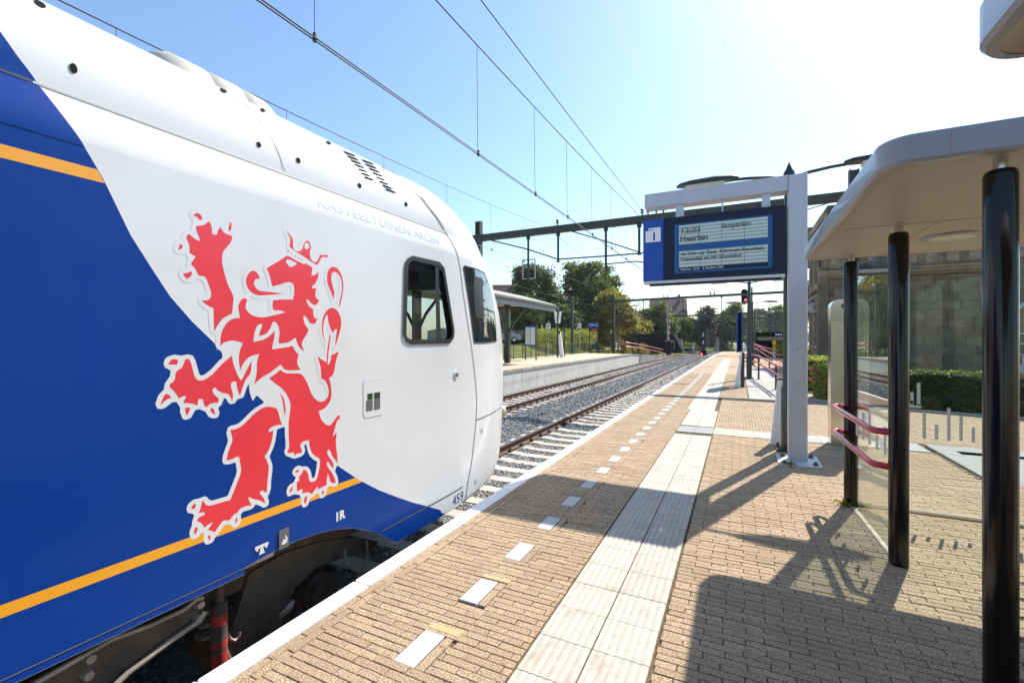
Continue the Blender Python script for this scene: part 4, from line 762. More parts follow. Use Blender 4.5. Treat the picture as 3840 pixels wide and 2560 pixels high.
for pts in (((848,2370),(865,2395),(880,2400),(895,2385),(897,2370)), ((1375,2020),(1378,2080),(1362,2130),(1340,2160)), ((1290,2060),(1300,2110),(1345,2150),(1390,2140)), ((850,2440),(862,2470),(872,2490))):
    obj('hose', MB().tube([AX(*p, XC+1.28) for p in pts], .011, 6), M['bracket'], TR, 60)

# more running gear: spring, brake parts, equipment boxes and cable runs
for wy in (2.15, .05):
    hx = [(XC+1.02+.075*math.cos(q*.7), wy-.42+.075*math.sin(q*.7), -.28+q*.0085) for q in range(46)]
    obj('coil_spring', MB().tube(hx, .016, 6), M['bracket'], TR, 60)
    obj('brake_caliper', MB().box((XC+.92,wy+.30,-.50),(XC+1.12,wy+.52,-.22), .03).tube([(XC+1.02,wy+.41,-.22),(XC+1.02,wy+.36,.05)], .03, 8), M['underframe'], TR)
for k, (y0, y1, z0) in enumerate(((-1.9,-.9,-.32),(-.8,.15,-.22),(.25,.95,-.12))):
    bx_ = obj('equipment_box', MB().box((XC+.95,y0,z0),(XC+1.22,y1,.24), .02), M['underframe'], TR)
    for yy in (y0+.06, (y0+y1)/2, y1-.06): obj('bolt', MB().tube([(XC+1.22,yy,.16),(XC+1.245,yy,.16)], .016, 6), M['bracket'], bx_)
ab = AX(1195,2210,XC+1.16); obj('axle_box', MB().tube([(ab.x-.2,ab.y,ab.z),(ab.x,ab.y,ab.z)], [.15,.125], 20).tube([(ab.x,ab.y,ab.z),(ab.x+.03,ab.y,ab.z)], .075, 16), M['underframe'], TR, 40)
for k in range(1): obj('cable', MB().tube([(XC+1.16+.012*k, .9+.03*k, .22), (XC+1.2, 1.25+.04*k, .02-.05*k), (XC+1.18, 1.7+.05*k, -.05-.07*k), (XC+1.1, 2.2+.06*k, .08-.03*k), (XC+1.05, 2.75, .12)], .010, 6), M['rubber'], TR, 60)
obj('lifting_hook', MB().tube([AX(*p, XC+1.2) for p in ((1020,2310),(1050,2300),(1085,2272),(1100,2250))], [.012,.03,.03,.012], 8), M['bracket'], TR, 60)
# ------------------------------------------------------------------ departure display on its gantry post
YS = 7.04
SG = thing('departure_display', 'blue train departure display hanging from a grey angled post on the platform', 'sign', (.72, YS, 0))
def L(o): return (o[0]-.72, o[1]-YS, o[2])
def sb(name, a, b, m, par=SG, ch=0): return obj(name, MB().box(L(a), L(b), ch), M[m], par)
sb('post', (.605,YS,0), (.825,YS+.14,3.80), 'alu', ch=.012)
sb('beam', (-1.255,YS-.002,3.60), (.603,YS+.25,3.80), 'alu', ch=.01)
hd = sb('access_door', (.655,YS-.006,1.02), (.775,YS-.0005,1.52), 'alu', ch=.004)
for z in (1.05,1.49): obj('screw', MB().disc(L((.715,YS-.006,z)), (0,-1,0), .009, .003, 8), M['bolt'], hd)
bpz = MB().prism([(-.245,-.29),(.235,-.22),(.245,.37),(-.235,.29)], .0, .022); bpl = obj('base_plate', bpz, M['plate'], SG)
for (x, y) in ((-.18,-.21),(.175,-.14),(.17,.27),(-.165,.20)): obj('bolt', MB().tube([(x,y,.022),(x,y,.06)], .024, 6).tube([(x,y,.022),(x,y,.028)], .04, 12), M['bolt'], bpl)
sb('hanger', (-.812,YS+.03,3.41), (-.706,YS+.11,3.60), 'alu'); sb('hanger', (.301,YS+.03,3.41), (.402,YS+.11,3.60), 'alu'); sb('cable_duct', (-.20,YS+.05,3.41), (-.18,YS+.07,3.60), 'alu')
hs = sb('display_housing', (-.978,YS,2.50), (.577,YS+.245,3.41), 'sign_navy', ch=.008)
sb('platform_number_panel', (-1.275,YS-.004,2.495), (-.98,YS+.25,3.41), 'sign_blue', ch=.006)
sb('light_strip', (-1.27,YS+.005,2.455), (.57,YS+.17,2.493), 'plate'); sb('light_strip', (-1.19,YS+.04,2.425), (.53,YS+.14,2.453), 'sign_navy')
sb('screen_surround', (-.825,YS-.004,2.583), (.422,YS-.0005,3.297), 'sign_mid')
sc_ = []
for z0, z1 in ((2.997,3.277),(2.665,2.904)):
    for k in range(4):
        a = -.765+k*.284; sc_.append(sb('lcd_screen', (a+.002,YS-.008,z0), (a+.281,YS-.0045,z1), 'lcd'))
TY = YS-.010-YS
def st(name, t_, size, x, z, m, w=None, bold=.0): return text(name, t_, size, (x-.72, TY, z), M[m], SG, ext=.0008, bold=bold, width=w)
st('display_text', '12:22', .105, -.745, 3.165, 'lcd_text_pale', .255, .004); st('display_text', 'Stoptrein', .095, -.205, 3.178, 'lcd_text_pale', .37, .003); st('display_text', 'Heerlen', .115, -.75, 3.04, 'lcd_text_pale', .37, .004)
st('display_text', 'via Schin op Geul,', .068, -.742, 2.838, 'lcd_text', .49, .002); st('display_text', 'Klimmen-Ransdaal,', .068, -.225, 2.838, 'lcd_text', .545, .002); st('display_text', 'Voerendaal en Hrl Woonblvd', .068, -.742, 2.760, 'lcd_text', .79, .002)
sb('next_train_strip', (-.765,YS-.0075,2.612), (.372,YS-.0045,2.662), 'sign_navy'); st('display_text', 'Hierna: 12:31  S Aachen Hbf', .050, -.742, 2.622, 'white', .565)
nt_ = obj('platform_number_tile', MB().ext([(-1.238,3.075),(-1.020,3.075),(-1.020,3.285),(-1.195,3.285),(-1.195,3.245),(-1.238,3.245)], 'y', YS-.0085, YS-.0045), M['white'], SG); nt_.location = (-.72, -YS, 0)
st('platform_number', '1', .165, -1.155, 3.098, 'sign_blue', None, .004); st('platform_word', 'spoor', .035, -1.188, 3.247, 'sign_navy', .068)

# ------------------------------------------------------------------ twin platform lamps
def make_lamp(single=False):
    r = empty('platform_lamp')
    obj('mast', MB().lathe([(.105,0),(.105,.9),(.085,.95),(.075,2.4),(.062,4.0)], n=16), M['dark_green'], r, 50)
    obj('base_flange', MB().prism([(-.17,-.17),(.17,-.17),(.17,.17),(-.17,.17)], 0, .02), M['dark_green'], r)
    for sx in (-1, 1):
        for sy_ in (-1, 1): obj('bolt', MB().tube([(sx*.135,sy_*.135,.02),(sx*.135,sy_*.135,.07)], .022, 6), M['bolt'], r)
    obj('finial', MB().lathe([(.07,4.0),(.075,4.06),(.05,4.10),(.002,4.22)], n=12), M['dark_green'], r, 40)
    for sx in ((1,) if single else (-1, 1)):
        obj('arm', MB().tube([(sx*.05,0,3.98),(sx*.25,0,4.03),(sx*.5,0,4.06),(sx*.78,0,4.075)], .024, 8), M['dark_green'], r, 60)
        h = MB(); secs = [(.66,.05,.05),(.76,.085,.085),(1.0,.12,.105),(1.35,.125,.085),(1.50,.09,.06),(1.56,.03,.025)]; rows = []
        for x, w, hh in secs: rows.append([(sx*x, w*math.cos(q), 4.075+hh*max(0,math.sin(q))*.9+(-.015 if math.sin(q) < 0 else 0)*abs(math.sin(q))) for q in [2*math.pi*k/12 for k in range(12)]])
        n = 12; h.add(sum(rows, []), [(j*n+k, j*n+(k+1)%n, (j+1)*n+(k+1)%n, (j+1)*n+k) for j in range(5) for k in range(n)]+[tuple(range(12))[::-1], tuple(60+k for k in range(12))])
        hd = obj('lamp_head', h, M['dark_green'], r, 50)
        obj('lamp_cover', MB().prism([(sx*.86,-.075),(sx*1.4,-.085),(sx*1.46,0),(sx*1.4,.085),(sx*.86,.075)], 4.015, 4.062), M['lamp_glass'], hd, 40)
    return r
lm = make_lamp()
lamps = [((.68,7.78,0),'tall dark green twin-headed platform lamp right behind the departure display'),((.44,21.4,0),'dark twin-headed platform lamp with the red signal behind its mast'),((.86,33.5,0),'twin-headed platform lamp next beyond the one by the red signal'),((1.4,46,0),'farthest twin-headed lamp on the near platform')]
for i, (p, lb) in enumerate(lamps):
    o = lm if i == 0 else copy_tree(lm); o.location = p; tag(o, lb, 'lamp', 'twin lamps along the near platform')

# ------------------------------------------------------------------ glass shelter
PX = 1.0; PYS = ((1.0,5.48), (1.04,4.17), (1.072,2.84))
SH = thing('waiting_shelter', 'glass waiting shelter with pale rounded canopy and glossy black round posts', 'shelter', (PX, 4.17, 0))
def sl2(p): return (p[0]-PX, p[1]-4.17, p[2])
def shelter_post(x, y):
    r = .059; p = obj('post', MB().lathe([(r,-.02),(r,2.355),(r-.004,2.372),(r-.012,2.38)], sl2((x,y,0)), 28), M['black'], SH, 40)
    obj('stub', MB().lathe([(.026,2.372),(.026,2.44)], sl2((x,y,0)), 16), M['steel'], p, 40); return p
for x, y in PYS: shelter_post(x, y)
for y in (5.48, 2.84): shelter_post(2.55, y)
def canopy(x0, x1, y0, y1, par, inv):
    def rr(d, rad):
        pts = []
        for cx, cy, a0 in ((x1-d-rad,y0+d+rad,-90),(x1-d-rad*1.1,y1-d-rad*1.1,0),(x0+d+rad*1.1,y1-d-rad*1.1,90),(x0+d+rad,y0+d+rad,180)):
            rr_ = rad if a0 in (-90,180) else rad*1.1
            for k in range(9): pts.append((cx+rr_*math.cos(R(a0+90*k/8)), cy+rr_*math.sin(R(a0+90*k/8))))
        return pts
    lv = [(.035,2.425,.11),(.010,2.428,.125),(0,2.442,.13),(0,2.548,.13),(.008,2.560,.125),(.05,2.568,.10)]
    mb = MB(); n = 36
    v = sum([[inv((p[0],p[1],z)) for p in rr(d, rad)] for d, z, rad in lv], [])
    mb.add(v, [(j*n+k, j*n+(k+1)%n, (j+1)*n+(k+1)%n, (j+1)*n+k) for j in range(len(lv)-1) for k in range(n)]+[tuple((len(lv)-1)*n+k for k in range(n))])
    c = obj('canopy', mb, M['canopy_side'], par, 35)
    sf = MB().add([inv((p[0],p[1],2.427)) for p in rr(.035,.11)]+[inv((p[0],p[1],2.452)) for p in rr(.085,.08)], [(k,(k+1)%n,n+(k+1)%n,n+k) for k in range(n)]+[tuple(n+k for k in range(n))])
    obj('soffit', sf, M['canopy_under'], c, 20)
    return c, rr
cnp, rrf = canopy(.61, 2.75, 2.69, 5.60, SH, sl2)
for y in (4.23,): obj('soffit_joint', MB().box(sl2((.72,y-.004,2.4495)), sl2((2.65,y+.004,2.4515))), M['groove'], cnp)
for x in (1.28,): obj('soffit_joint', MB().box(sl2((x-.003,4.24,2.4495)), sl2((x+.003,5.5,2.4515))), M['groove'], cnp)
obj('fascia_joint', MB().box(sl2((.855,2.6885,2.44)), sl2((.859,2.692,2.545))), M['groove'], cnp)
lt = obj('ceiling_light', MB().lathe([(.185,2.452),(.18,2.438),(.15,2.428),(.02,2.424)], sl2((1.55,4.87,0)), 32), M['canopy_side'], SH, 40)
obj('light_cover', MB().lathe([(.145,2.4285),(.10,2.421),(.01,2.418)], sl2((1.55,4.87,0)), 28), M['lamp_glass'], lt, 40)
def pane(a, b): return obj('glass_pane', MB().box(sl2(a), sl2(b)), M['shelter_glass'], SH)
gp1 = obj('glass_pane', MB().prism([sl2((x,y,0))[:2] for x, y in ((1.034,4.235),(1.042,4.235),(1.006,5.415),(.998,5.415))], .03, 2.30), M['shelter_glass'], SH); gp2 = pane((1.065,5.476,.03),(2.485,5.484,2.30)); gp3 = pane((2.546,2.905,.03),(2.554,5.415,2.30))
obj('floor_channel', MB().box(sl2((1.065,5.46,0)), sl2((2.485,5.50,.028))), M['steel'], SH); obj('floor_channel', MB().prism([sl2((x,y,0))[:2] for x, y in ((1.02,4.235),(1.06,4.235),(1.02,5.415),(.98,5.415))], 0, .006), M['groove'], SH)
bars = [(3406,1533,1630),(3418,1500,1525),(3445,1435,1515),(3466,1545,1645),(3512,1590,1648),(3558,1530,1652),(3604,1558,1653),(3817,1540,1640),(3420,1470,1514),(3650,1600,1658),(3750,1560,1650)]
for px, y0, y1 in bars:
    a, b = AY(px-6.5, y0, 5.474), AY(px+6.5, y1, 5.474); obj('frosted_bar', MB().box(sl2((a.x,5.472,b.z)), sl2((b.x,5.4755,a.z))), M['frost'], gp2)
a, b = AY(3398,1518,5.47), AY(3455,1530,5.47); obj('frosted_bar', MB().box(sl2((a.x,5.468,b.z)), sl2((b.x,5.4715,a.z))), M['frost'], gp2)
for k in range(5):
    yb = 4.42+k*.2; obj('frosted_bar', MB().box(sl2((1.040-(yb-4.17)*.0305-.0085,yb,.72)), sl2((1.040-(yb-4.17)*.0305-.0055,yb+.055,.72+(.22,.12,.3,.24,.15)[k]))), M['frost'], gp1)
for z in (.945, .696):
    hr = obj('hand_rail', MB().tube([sl2(p) for p in ((.995,4.17,z),(.96,4.17,z),(.915,4.20,z),(.895,4.25,z),(.865,5.50,z),(.868,5.56,z),(.895,5.59,z),(.93,5.57,z),(.955,5.50,z))], .025, 14), M['red_rail'], SH, 60)
# the neighbouring shelter, of which only the canopy end shows
SH2 = thing('waiting_shelter', 'end of the neighbouring shelter canopy poking in at the upper right corner', 'shelter', (PX, 0, 0))
i2 = lambda p: (p[0]-PX, p[1], p[2])
lv2, _ = canopy(.61, 2.75, -2.2, 1.85, SH2, i2)
obj('soffit_joint', MB().box(i2((.72,1.45,2.4495)), i2((2.65,1.456,2.4515))), M['groove'], lv2); obj('soffit_joint', MB().box(i2((.80,-2.1,2.4475)), i2((.82,1.62,2.4515))), M['groove'], lv2)
for y in (-2.0, -.2, 1.4):
    for x in (1.0, 2.55): obj('post', MB().lathe([(.0575,-.02),(.0575,2.37),(.045,2.38)], i2((x,y,0)), 24), M['black'], SH2, 40); obj('stub', MB().lathe([(.026,2.372),(.026,2.44)], i2((x,y,0)), 12), M['steel'], SH2, 40)

# ------------------------------------------------------------------ stainless ticket column, help pillar, info totem
CB = thing('ticket_column', 'tall brushed stainless column with rounded top and small black lens', 'column', (1.52, 8.5, 0))
pts = [(-.235,0),(.235,0),(.235,2.12)]+[(.235-.11+.11*math.cos(R(a)), 2.12+.11*math.sin(R(a))) for a in (20,40,60,80)]+[(-.125+.11*math.cos(R(a)), 2.12+.11*math.sin(R(a))) for a in (100,120,140,160)]+[(-.235,2.12)]
obj('body', MB().ext(pts, 'y', -.08, .18), M['steel'], CB, 30); obj('lens', MB().disc((-.07,-.08,2.13), (0,-1,0), .036, .006, 20), M['rubber'], CB)
obj('seam', MB().box((-.236,-.0815,1.905),(.236,-.0795,1.911)), M['seam'], CB)
hp = thing('help_pillar', 'white slanted help pillar half hidden behind the lamp and display post', 'pillar', (.56, 8.15, 0))
obj('body', MB().ext([(-.10,0),(.10,0),(.07,1.0),(.0,1.0)], 'y', -.06, .06), M['white'], hp); obj('top_plate', MB().box((-.01,-.07,1.0),(.09,.07,1.03)), M['dark_green'], hp)
tt = thing('info_totem', 'tall narrow blue station information board seen edge-on beyond the display', 'sign', (.08, 17.4, 0))
a0, a1 = AY(2762,1172,17.4), AY(2785,1320,17.4)
obj('board', MB().box((a0.x-.08+.045,0,a1.z),(a1.x-.08-.045,1.1,a0.z)), M['matt_black'], tt)
for xx in (a0.x-.08, a1.x-.08-.045): obj('board_edge', MB().box((xx,.02,a1.z-.02),(xx+.044,1.1,a0.z)), M['sign_blue'], tt)
obj('leg', MB().box((.02,.05,0),(.14,.15,a1.z-.02)), M['dark_green'], tt); obj('leg', MB().box((.02,.95,0),(.14,1.05,a1.z-.02)), M['dark_green'], tt)
obj('leaning_board', MB().ext([(-.17,0),(-.02,0),(.07,1.20),(.03,1.24)], 'y', -.02, .03), M['white'], tt)
# red tubular railings on the ramp
def railing(label, top, posts, dz=.28, grp='red tubular railings on the near platform', r=.034):
    t = thing('ramp_railing', label, 'railing', (posts[0][0], posts[0][1], 0), 0, grp); o0 = Vector((posts[0][0], posts[0][1], 0))
    low = [(p[0], p[1], p[2]-dz) for p in top]
    e0, e1 = Vector(top[0]), Vector(low[0])
    c = (e0+e1)/2; dirv = (Vector(top[0])-Vector(top[1])).normalized(); arc = [c+Vector((0,0,1))*dz/2*math.cos(R(a))+dirv*dz/2*math.sin(R(a)) for a in (30,60,90,120,150)]
    obj('rail', MB().tube([Vector(p)-o0 for p in top[::-1]]+[p-o0 for p in arc]+[Vector(p)-o0 for p in low], r, 8), M['red_ramp'], t, 60)
    for (x, y, z) in posts: obj('post', MB().tube([Vector((x,y,0))-o0, Vector((x,y,z))-o0], .035, 10), M['dark_green'], t, 40); obj('foot', MB().box(Vector((x-.08,y-.08,0))-o0, Vector((x+.08,y+.08,.012))-o0), M['dark_green'], t)
    return t
railing('nearest red double railing with looped end beside the lamp mast', [(.30,22.0,.98),(.55,22.0,.985),(.77,21.5,.96),(1.13,15.6,.81),(1.45,15.2,.80),(1.9,15.1,.80)], [(.785,21.25,.95),(1.125,17.04,.84)])
railing('middle red railing whose loop points towards the station building', [(2.35,26.3,.86),(1.95,26.5,.87),(1.62,27.2,.90),(1.15,35,1.28),(.75,35.5,1.30)], [(1.55,28.2,.93),(1.25,33,1.15)])
railing('farthest and shortest red railing in front of the dark shed', [(2.55,34.8,.92),(2.2,35.0,.93),(1.3,44,1.30),(.9,44.4,1.30)], [(2.1,36,.95),(1.5,42,1.2)])
sm = thing('colour_light_signal', 'oval black railway signal showing red behind a lamp mast', 'signal', (1.35, 58, 0))
sx_ = AY(2791,1115,58).x-1.35
obj('mast', MB().tube([(.12,0,0),(.12,0,7.6)], .09, 10), M['dark_green'], sm, 40)
bdp = [(sx_+.33*math.cos(R(a)), AY(2791,1113,58).z+(.55 if math.sin(R(a)) > 0 else -.55)+.33*math.sin(R(a))) for a in range(0,360,20)]
obj('backboard', MB().ext(bdp, 'y', -.25, -.20), M['matt_black'], sm); rl = AY(2796,1124,57.7); obj('red_light', MB().disc((rl.x-1.35,-.25,rl.z), (0,-1,0), .11, .05), M['red_lamp'], sm)
# dark flat-roofed shed at the end of the platform
DS = thing('platform_shed', 'black flat-roofed shed with pictogram sign and yellow column at platform end', 'shed', (3.1, 47, 0))
def ds(a, b, Y): p, q = AY(*a, Y), AY(*b, Y); return p, q
p, q = ds((2806,1245),(2990,1262), 47); obj('roof', MB().box((p.x-3.1,0,q.z),(q.x-3.1,6,p.z)), M['matt_black'], DS)
p2, q2 = ds((2840,1261),(2940,1276), 47); obj('glare_band', MB().box((p2.x-3.1,.05,q2.z),(q2.x-3.1,.15,p2.z-.01)), M['shed_glare'], DS)  # strip under the roof edge, glare put in as plain grey colour
obj('back_wall', MB().box((p.x-3.1+.1,3,0),(q.x-3.1,3.1,q.z)), M['matt_black'], DS); obj('side_wall', MB().box((p.x-3.1+.1,.1,0),(p.x-3.1+.2,3,q.z)), M['matt_black'], DS)
p3, q3 = ds((2898,1276),(2910,1320), 46.8); yc_ = obj('yellow_column', MB().box((p3.x-3.1,-.2,.6),(q3.x-3.1,.05,p3.z)), M['yellow_sign'], DS); obj('column_base', MB().box((p3.x-3.1,-.2,0),(q3.x-3.1,.05,.598)), M['white'], DS)
p4, q4 = ds((2906,1249),(2933,1259), 46.95); sgn = obj('pictogram_sign', MB().box((p4.x-3.1,-.06,q4.z),(q4.x-3.1,-.02,p4.z)), M['sign_blue'], DS)
for k in range(3): w_ = (q4.x-p4.x)/3; obj('pictogram', MB().box((p4.x-3.1+w_*(k+.22),-.066,q4.z+.05),(p4.x-3.1+w_*(k+.78),-.0605,p4.z-.05)), M['white'], sgn)

# ------------------------------------------------------------------ station building of weathered stone
BX, BY = 4.32, 30.
SB = thing('station_building', 'weathered neo-gothic stone station building behind the hedge and shelter glass', 'building', (BX, BY, 0))
obj('wall_core', MB().box((.12,.12,-.1),(13,6.3,9.0)), M['mortar'], SB)
def block(a, b, m='stone', par=SB, ch=.012): return obj('stone_block', MB().box(a, b, ch), M[m], par)
def wins(x, z): return (7.5 < x < 9.0 and z < 3.9)
for r in range(11):
    z0 = r*.447; z1 = z0+.443; x = 0 if r % 2 == 0 else -.42
    while x < 11.4:
        w_ = rng.uniform(.75,1.05); a, b = max(x, 0), min(x+w_, 11.5)
        if b-a > .1 and not (wins((a+b)/2, z0+.2)):
            pil = (a+b)/2 < .9
            block((a+.007, (-.10 if pil else 0)+rng.uniform(-.015,.015), z0), (b-.007, .14, z1-.008), ch=.012)
        x += w_
obj('cornice', MB().ext([(.12,4.93),(-.10,4.95),(-.16,5.02),(-.30,5.10),(-.30,5.20),(-.38,5.25),(-.38,5.36),(.12,5.40)], 'x', -.3, 12), M['stone_pale'], SB)
for k in range(12): block((k*.98,-.04,5.42),(k*.98+.97,.14,6.2), 'stone'); 
for k in range(14): obj('parapet_panel', MB().box((.25+k*.8,-.06,5.55),(.25+k*.8+.45,-.035,6.1)), M['stone_pale'], SB)
for r in range(14):
    z0 = r*.447
    y = 0 if r % 2 == 0 else -.4
    while y < 6.3:
        w_ = rng.uniform(.75,1.05); a, b = max(y, .15), min(y+w_, 6.35)
        if b-a > .1 and not (1.6 < (a+b)/2 < 5.0 and (1.2 < z0 < 3.6 or z0 > 4.2)): block((rng.uniform(-.01,.01), a+.004, z0), (.14, b-.004, z0+.443))
        y += w_
def gothic(par, yc, z0, w, h, n=2):                           # pointed window in the platform facade
    W_ = obj('gothic_window', MB().box((.05,yc-w/2,z0),(.10,yc+w/2,z0+h)), M['far_glass'], par)
    arch = [(yc-w/2,z0),(yc-w/2,z0+h*.62)]+[(yc-w/2*math.cos(R(a)), z0+h*.62+h*.38*math.sin(R(a))) for a in (20,40,60,78)]+[(yc,z0+h*1.02)]+[(yc+w/2*math.cos(R(a)), z0+h*.62+h*.38*math.sin(R(a))) for a in (78,60,40,20)]+[(yc+w/2,z0+h*.62),(yc+w/2,z0)]
    obj('hood_mould', MB().tube([(-.06,y,z) for y, z in arch], .10, 6), M['stone_pale'], W_)
    for k in range(1, n+1): y = yc-w/2+w*k/(n+1); obj('mullion', MB().tube([(0,y,z0),(0,y,z0+h*.8)], .06, 6), M['stone_pale'], W_)
    obj('sill', MB().box((-.16,yc-w/2-.15,z0-.2),(.1,yc+w/2+.15,z0)), M['stone_pale'], W_)
gothic(SB, 2.4, 1.3, 1.3, 2.7); gothic(SB, 4.3, 1.3, 1.3, 2.7); gothic(SB, 2.4, 4.9, 1.2, 2.6); gothic(SB, 4.3, 4.9, 1.2, 2.6)
for k in range(4): obj('string_course', MB().box((-.14,.1,(4.15,4.62,7.7,8.2)[k]),(.1,6.4,(4.30,4.72,7.95,8.6)[k])), M['stone_pale'], SB)
obj('corner_turret', MB().lathe([(.15,6.4),(.55,7.0),(.75,7.15),(.75,9.0)], (0,6.1,0), 8), M['stone'], SB); obj('buttress', MB().box((-.35,-.25,0),(.12,.15,4.6), .03).box((-.28,-.2,4.6),(.1,.1,5.6), .03), M['stone'], SB)
# white arched double doors on the side facing the camera
DR = obj('arched_door', MB().box((7.55,.05,0),(8.95,.10,3.2)), M['far_glass'], SB)
ar = [(8.25-.72*math.cos(R(a)), 2.75+.72*math.sin(R(a))) for a in range(0,181,15)]
obj('frame', MB().tube([(7.53,.02,0)]+[(x,.02,z) for x, z in ar]+[(8.97,.02,0)], .07, 6).tube([(8.25,.02,0),(8.25,.02,3.45)], .05, 6), M['win_white'], DR)
for z in (.9,1.4,1.9,2.4,2.75): obj('glazing_bar', MB().box((7.55,.0,z),(8.95,.04,z+.06)), M['win_white'], DR)
for x in (7.9,8.6): obj('glazing_bar', MB().box((x,.0,.2),(x+.06,.045,3.3)), M['win_white'], DR)
obj('door_panel', MB().box((7.6,-.0,0),(8.18,.045,.88)).box((8.32,-.0,0),(8.9,.045,.88)), M['win_white'], DR)
obj('hood_mould', MB().tube([(8.25-2.1*math.cos(R(a)), -.05, 2.05+2.15*math.sin(R(a))) for a in range(0,181,10)], .14, 6), M['stone'], DR)
ck = AY(3047,1155,33.); CK = thing('station_clock', 'round white-faced station clock on a wall bracket of the stone building', 'clock', ck)
obj('case', MB().tube([(0,-.10,0),(0,.10,0)], .37, 32), M['navy'], CK, 40); obj('face', MB().tube([(0,-.115,0),(0,-.101,0)], .325, 32), M['clock_face'], CK, 40)
for k in range(12): a = R(30*k); obj('hour_mark', MB().tube([(.25*math.sin(a),-.118,.25*math.cos(a)),(.30*math.sin(a),-.118,.30*math.cos(a))], .014, 4), M['navy'], CK)
for a, l in ((R(8),.19),(R(120),.27)): obj('hand', MB().tube([(0,-.124,0),(l*math.sin(a),-.124,l*math.cos(a))], .018, 4), M['navy'], CK)
obj('bracket', MB().tube([(.36,0,.06),(BX-ck.x,0,.06)], .03, 6).tube([(.36,0,-.06),(BX-ck.x,0,-.06)], .03, 6), M['navy'], CK)
# ------------------------------------------------------------------ vegetation
def leaves(centres, size, tones):
    n = len(centres); d1 = rng.normal(size=(n,3)); d1[:,2] *= .6; d1 /= np.linalg.norm(d1, axis=1)[:,None]
    d2 = np.cross(d1, rng.normal(size=(n,3))); d2 /= np.linalg.norm(d2, axis=1)[:,None]
    s = size*rng.uniform(.55,1.25,(n,1)); a, b = d1*s, d2*s*.62
    V = np.stack([centres-a, centres+b*.9, centres+a, centres-b*.9], 1)
    return V.reshape(-1,3), (4*np.arange(n)[:,None]+np.arange(4)[None]), np.repeat(tones, 4)
def crown_pts(lobes, per, spread=.42):
    P = []; T_ = []
    for (cx, cy, cz, rx, rz) in lobes:
        nc = max(10, int(26*rx*rz/4)); 
        for _ in range(nc):
            d = rng.normal(size=3); d /= np.linalg.norm(d); rr = rng.uniform(.45,1.0)**.6
            c = np.array([cx+d[0]*rx*rr, cy+d[1]*rx*rr, cz+d[2]*rz*rr]); k = per; sp = spread*rng.uniform(.6,1.3)
            P.append(c+rng.normal(size=(k,3))*np.array([sp,sp,sp*.62])); t0 = rng.uniform(0,.75); T_.append(np.clip(t0+rng.uniform(-.2,.3,k), 0, 1))
    return np.concatenate(P), np.concatenate(T_)
def tree(label, base, h, rx, m, lobes=None, per=60, leaf=.2, trunk=.22, group='trees behind the far platform', name='tree', spread=.55, cat='tree', low=.22):
    t = thing(name, label, cat, base, 0, group)
    if lobes is None:
        lobes = [(0,0,h*.62,rx*.75,h*.30)]
        for k in range(9):
            a = rng.uniform(0,6.28); zz = rng.uniform(low,.86); q = rx*(1-abs(zz-.52)*1.1)*rng.uniform(.45,.8); lobes.append((math.cos(a)*q, math.sin(a)*q, h*zz, rx*rng.uniform(.28,.48), h*rng.uniform(.10,.17)))
    P, T_ = crown_pts(lobes, per, spread); P[:,2] = np.maximum(P[:,2], .15); V, Fc, A = leaves(P, leaf, T_)
    link('crown', npmesh('crown', V, Fc, A), m, t)
    mb = MB(); mb.tube([(0,0,-.3),(.05,0,h*.25),(-.05,.05,h*.5),(0,0,h*.78)], [trunk,trunk*.8,trunk*.55,trunk*.15], 8)
    for k in range(7):
        a = k*2.4+rng.uniform(-.3,.3); z0 = h*rng.uniform(.25,.6); q = rx*rng.uniform(.5,.8); mb.tube([(0,0,z0),(math.cos(a)*q*.5,math.sin(a)*q*.5,z0+h*.10),(math.cos(a)*q,math.sin(a)*q,z0+h*.17)], [trunk*.4,trunk*.25,trunk*.08], 5)
    obj('trunk', mb, M['bark'], t, 60); return t
def hedge(name, label, poly, z0, z1, m, dens=900, leaf=.03, cat='hedge', group=None, core=True, rough=.04):
    cx = sum(p[0] for p in poly)/len(poly); cy = sum(p[1] for p in poly)/len(poly); t = thing(name, label, cat, (cx, cy, z0), 0, group); h = z1-z0
    pl = [(x-cx, y-cy) for x, y in poly]
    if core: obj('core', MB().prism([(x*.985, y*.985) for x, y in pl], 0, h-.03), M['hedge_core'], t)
    P = []; n = len(pl)
    for i in range(n):
        a, b = np.array(pl[i]), np.array(pl[(i+1) % n]); Lh = np.hypot(*(b-a)); k = int(Lh*h*dens); u = rng.uniform(0,1,k); q = a+(b-a)*u[:,None]; nn = np.array([(b-a)[1], -(b-a)[0]])/Lh
        q = q+nn*rng.normal(0,rough,k)[:,None]; P.append(np.column_stack([q, rng.uniform(.02,h,k)]))
    xs = [p[0] for p in pl]; ys = [p[1] for p in pl]; k = int((max(xs)-min(xs))*(max(ys)-min(ys))*dens); q = np.column_stack([rng.uniform(min(xs),max(xs),k), rng.uniform(min(ys),max(ys),k)]); q = q[inside([pl], q)]
    P.append(np.column_stack([q, h+rng.normal(0,rough*.8,len(q))])); P = np.concatenate(P)
    V, Fc, A = leaves(P, leaf, rng.uniform(0,1,len(P))); link('foliage', npmesh('foliage', V, Fc, A), m, t); return t
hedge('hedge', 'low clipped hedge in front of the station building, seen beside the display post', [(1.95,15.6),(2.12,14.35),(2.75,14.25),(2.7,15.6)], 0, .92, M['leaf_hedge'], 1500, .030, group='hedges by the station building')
hedge('hedge', 'second clipped hedge running further back towards the stone building', [(1.85,20.5),(1.95,17.2),(3.2,17.2),(3.2,20.5)], 0, .98, M['leaf_hedge'], 700, .04, group='hedges by the station building')
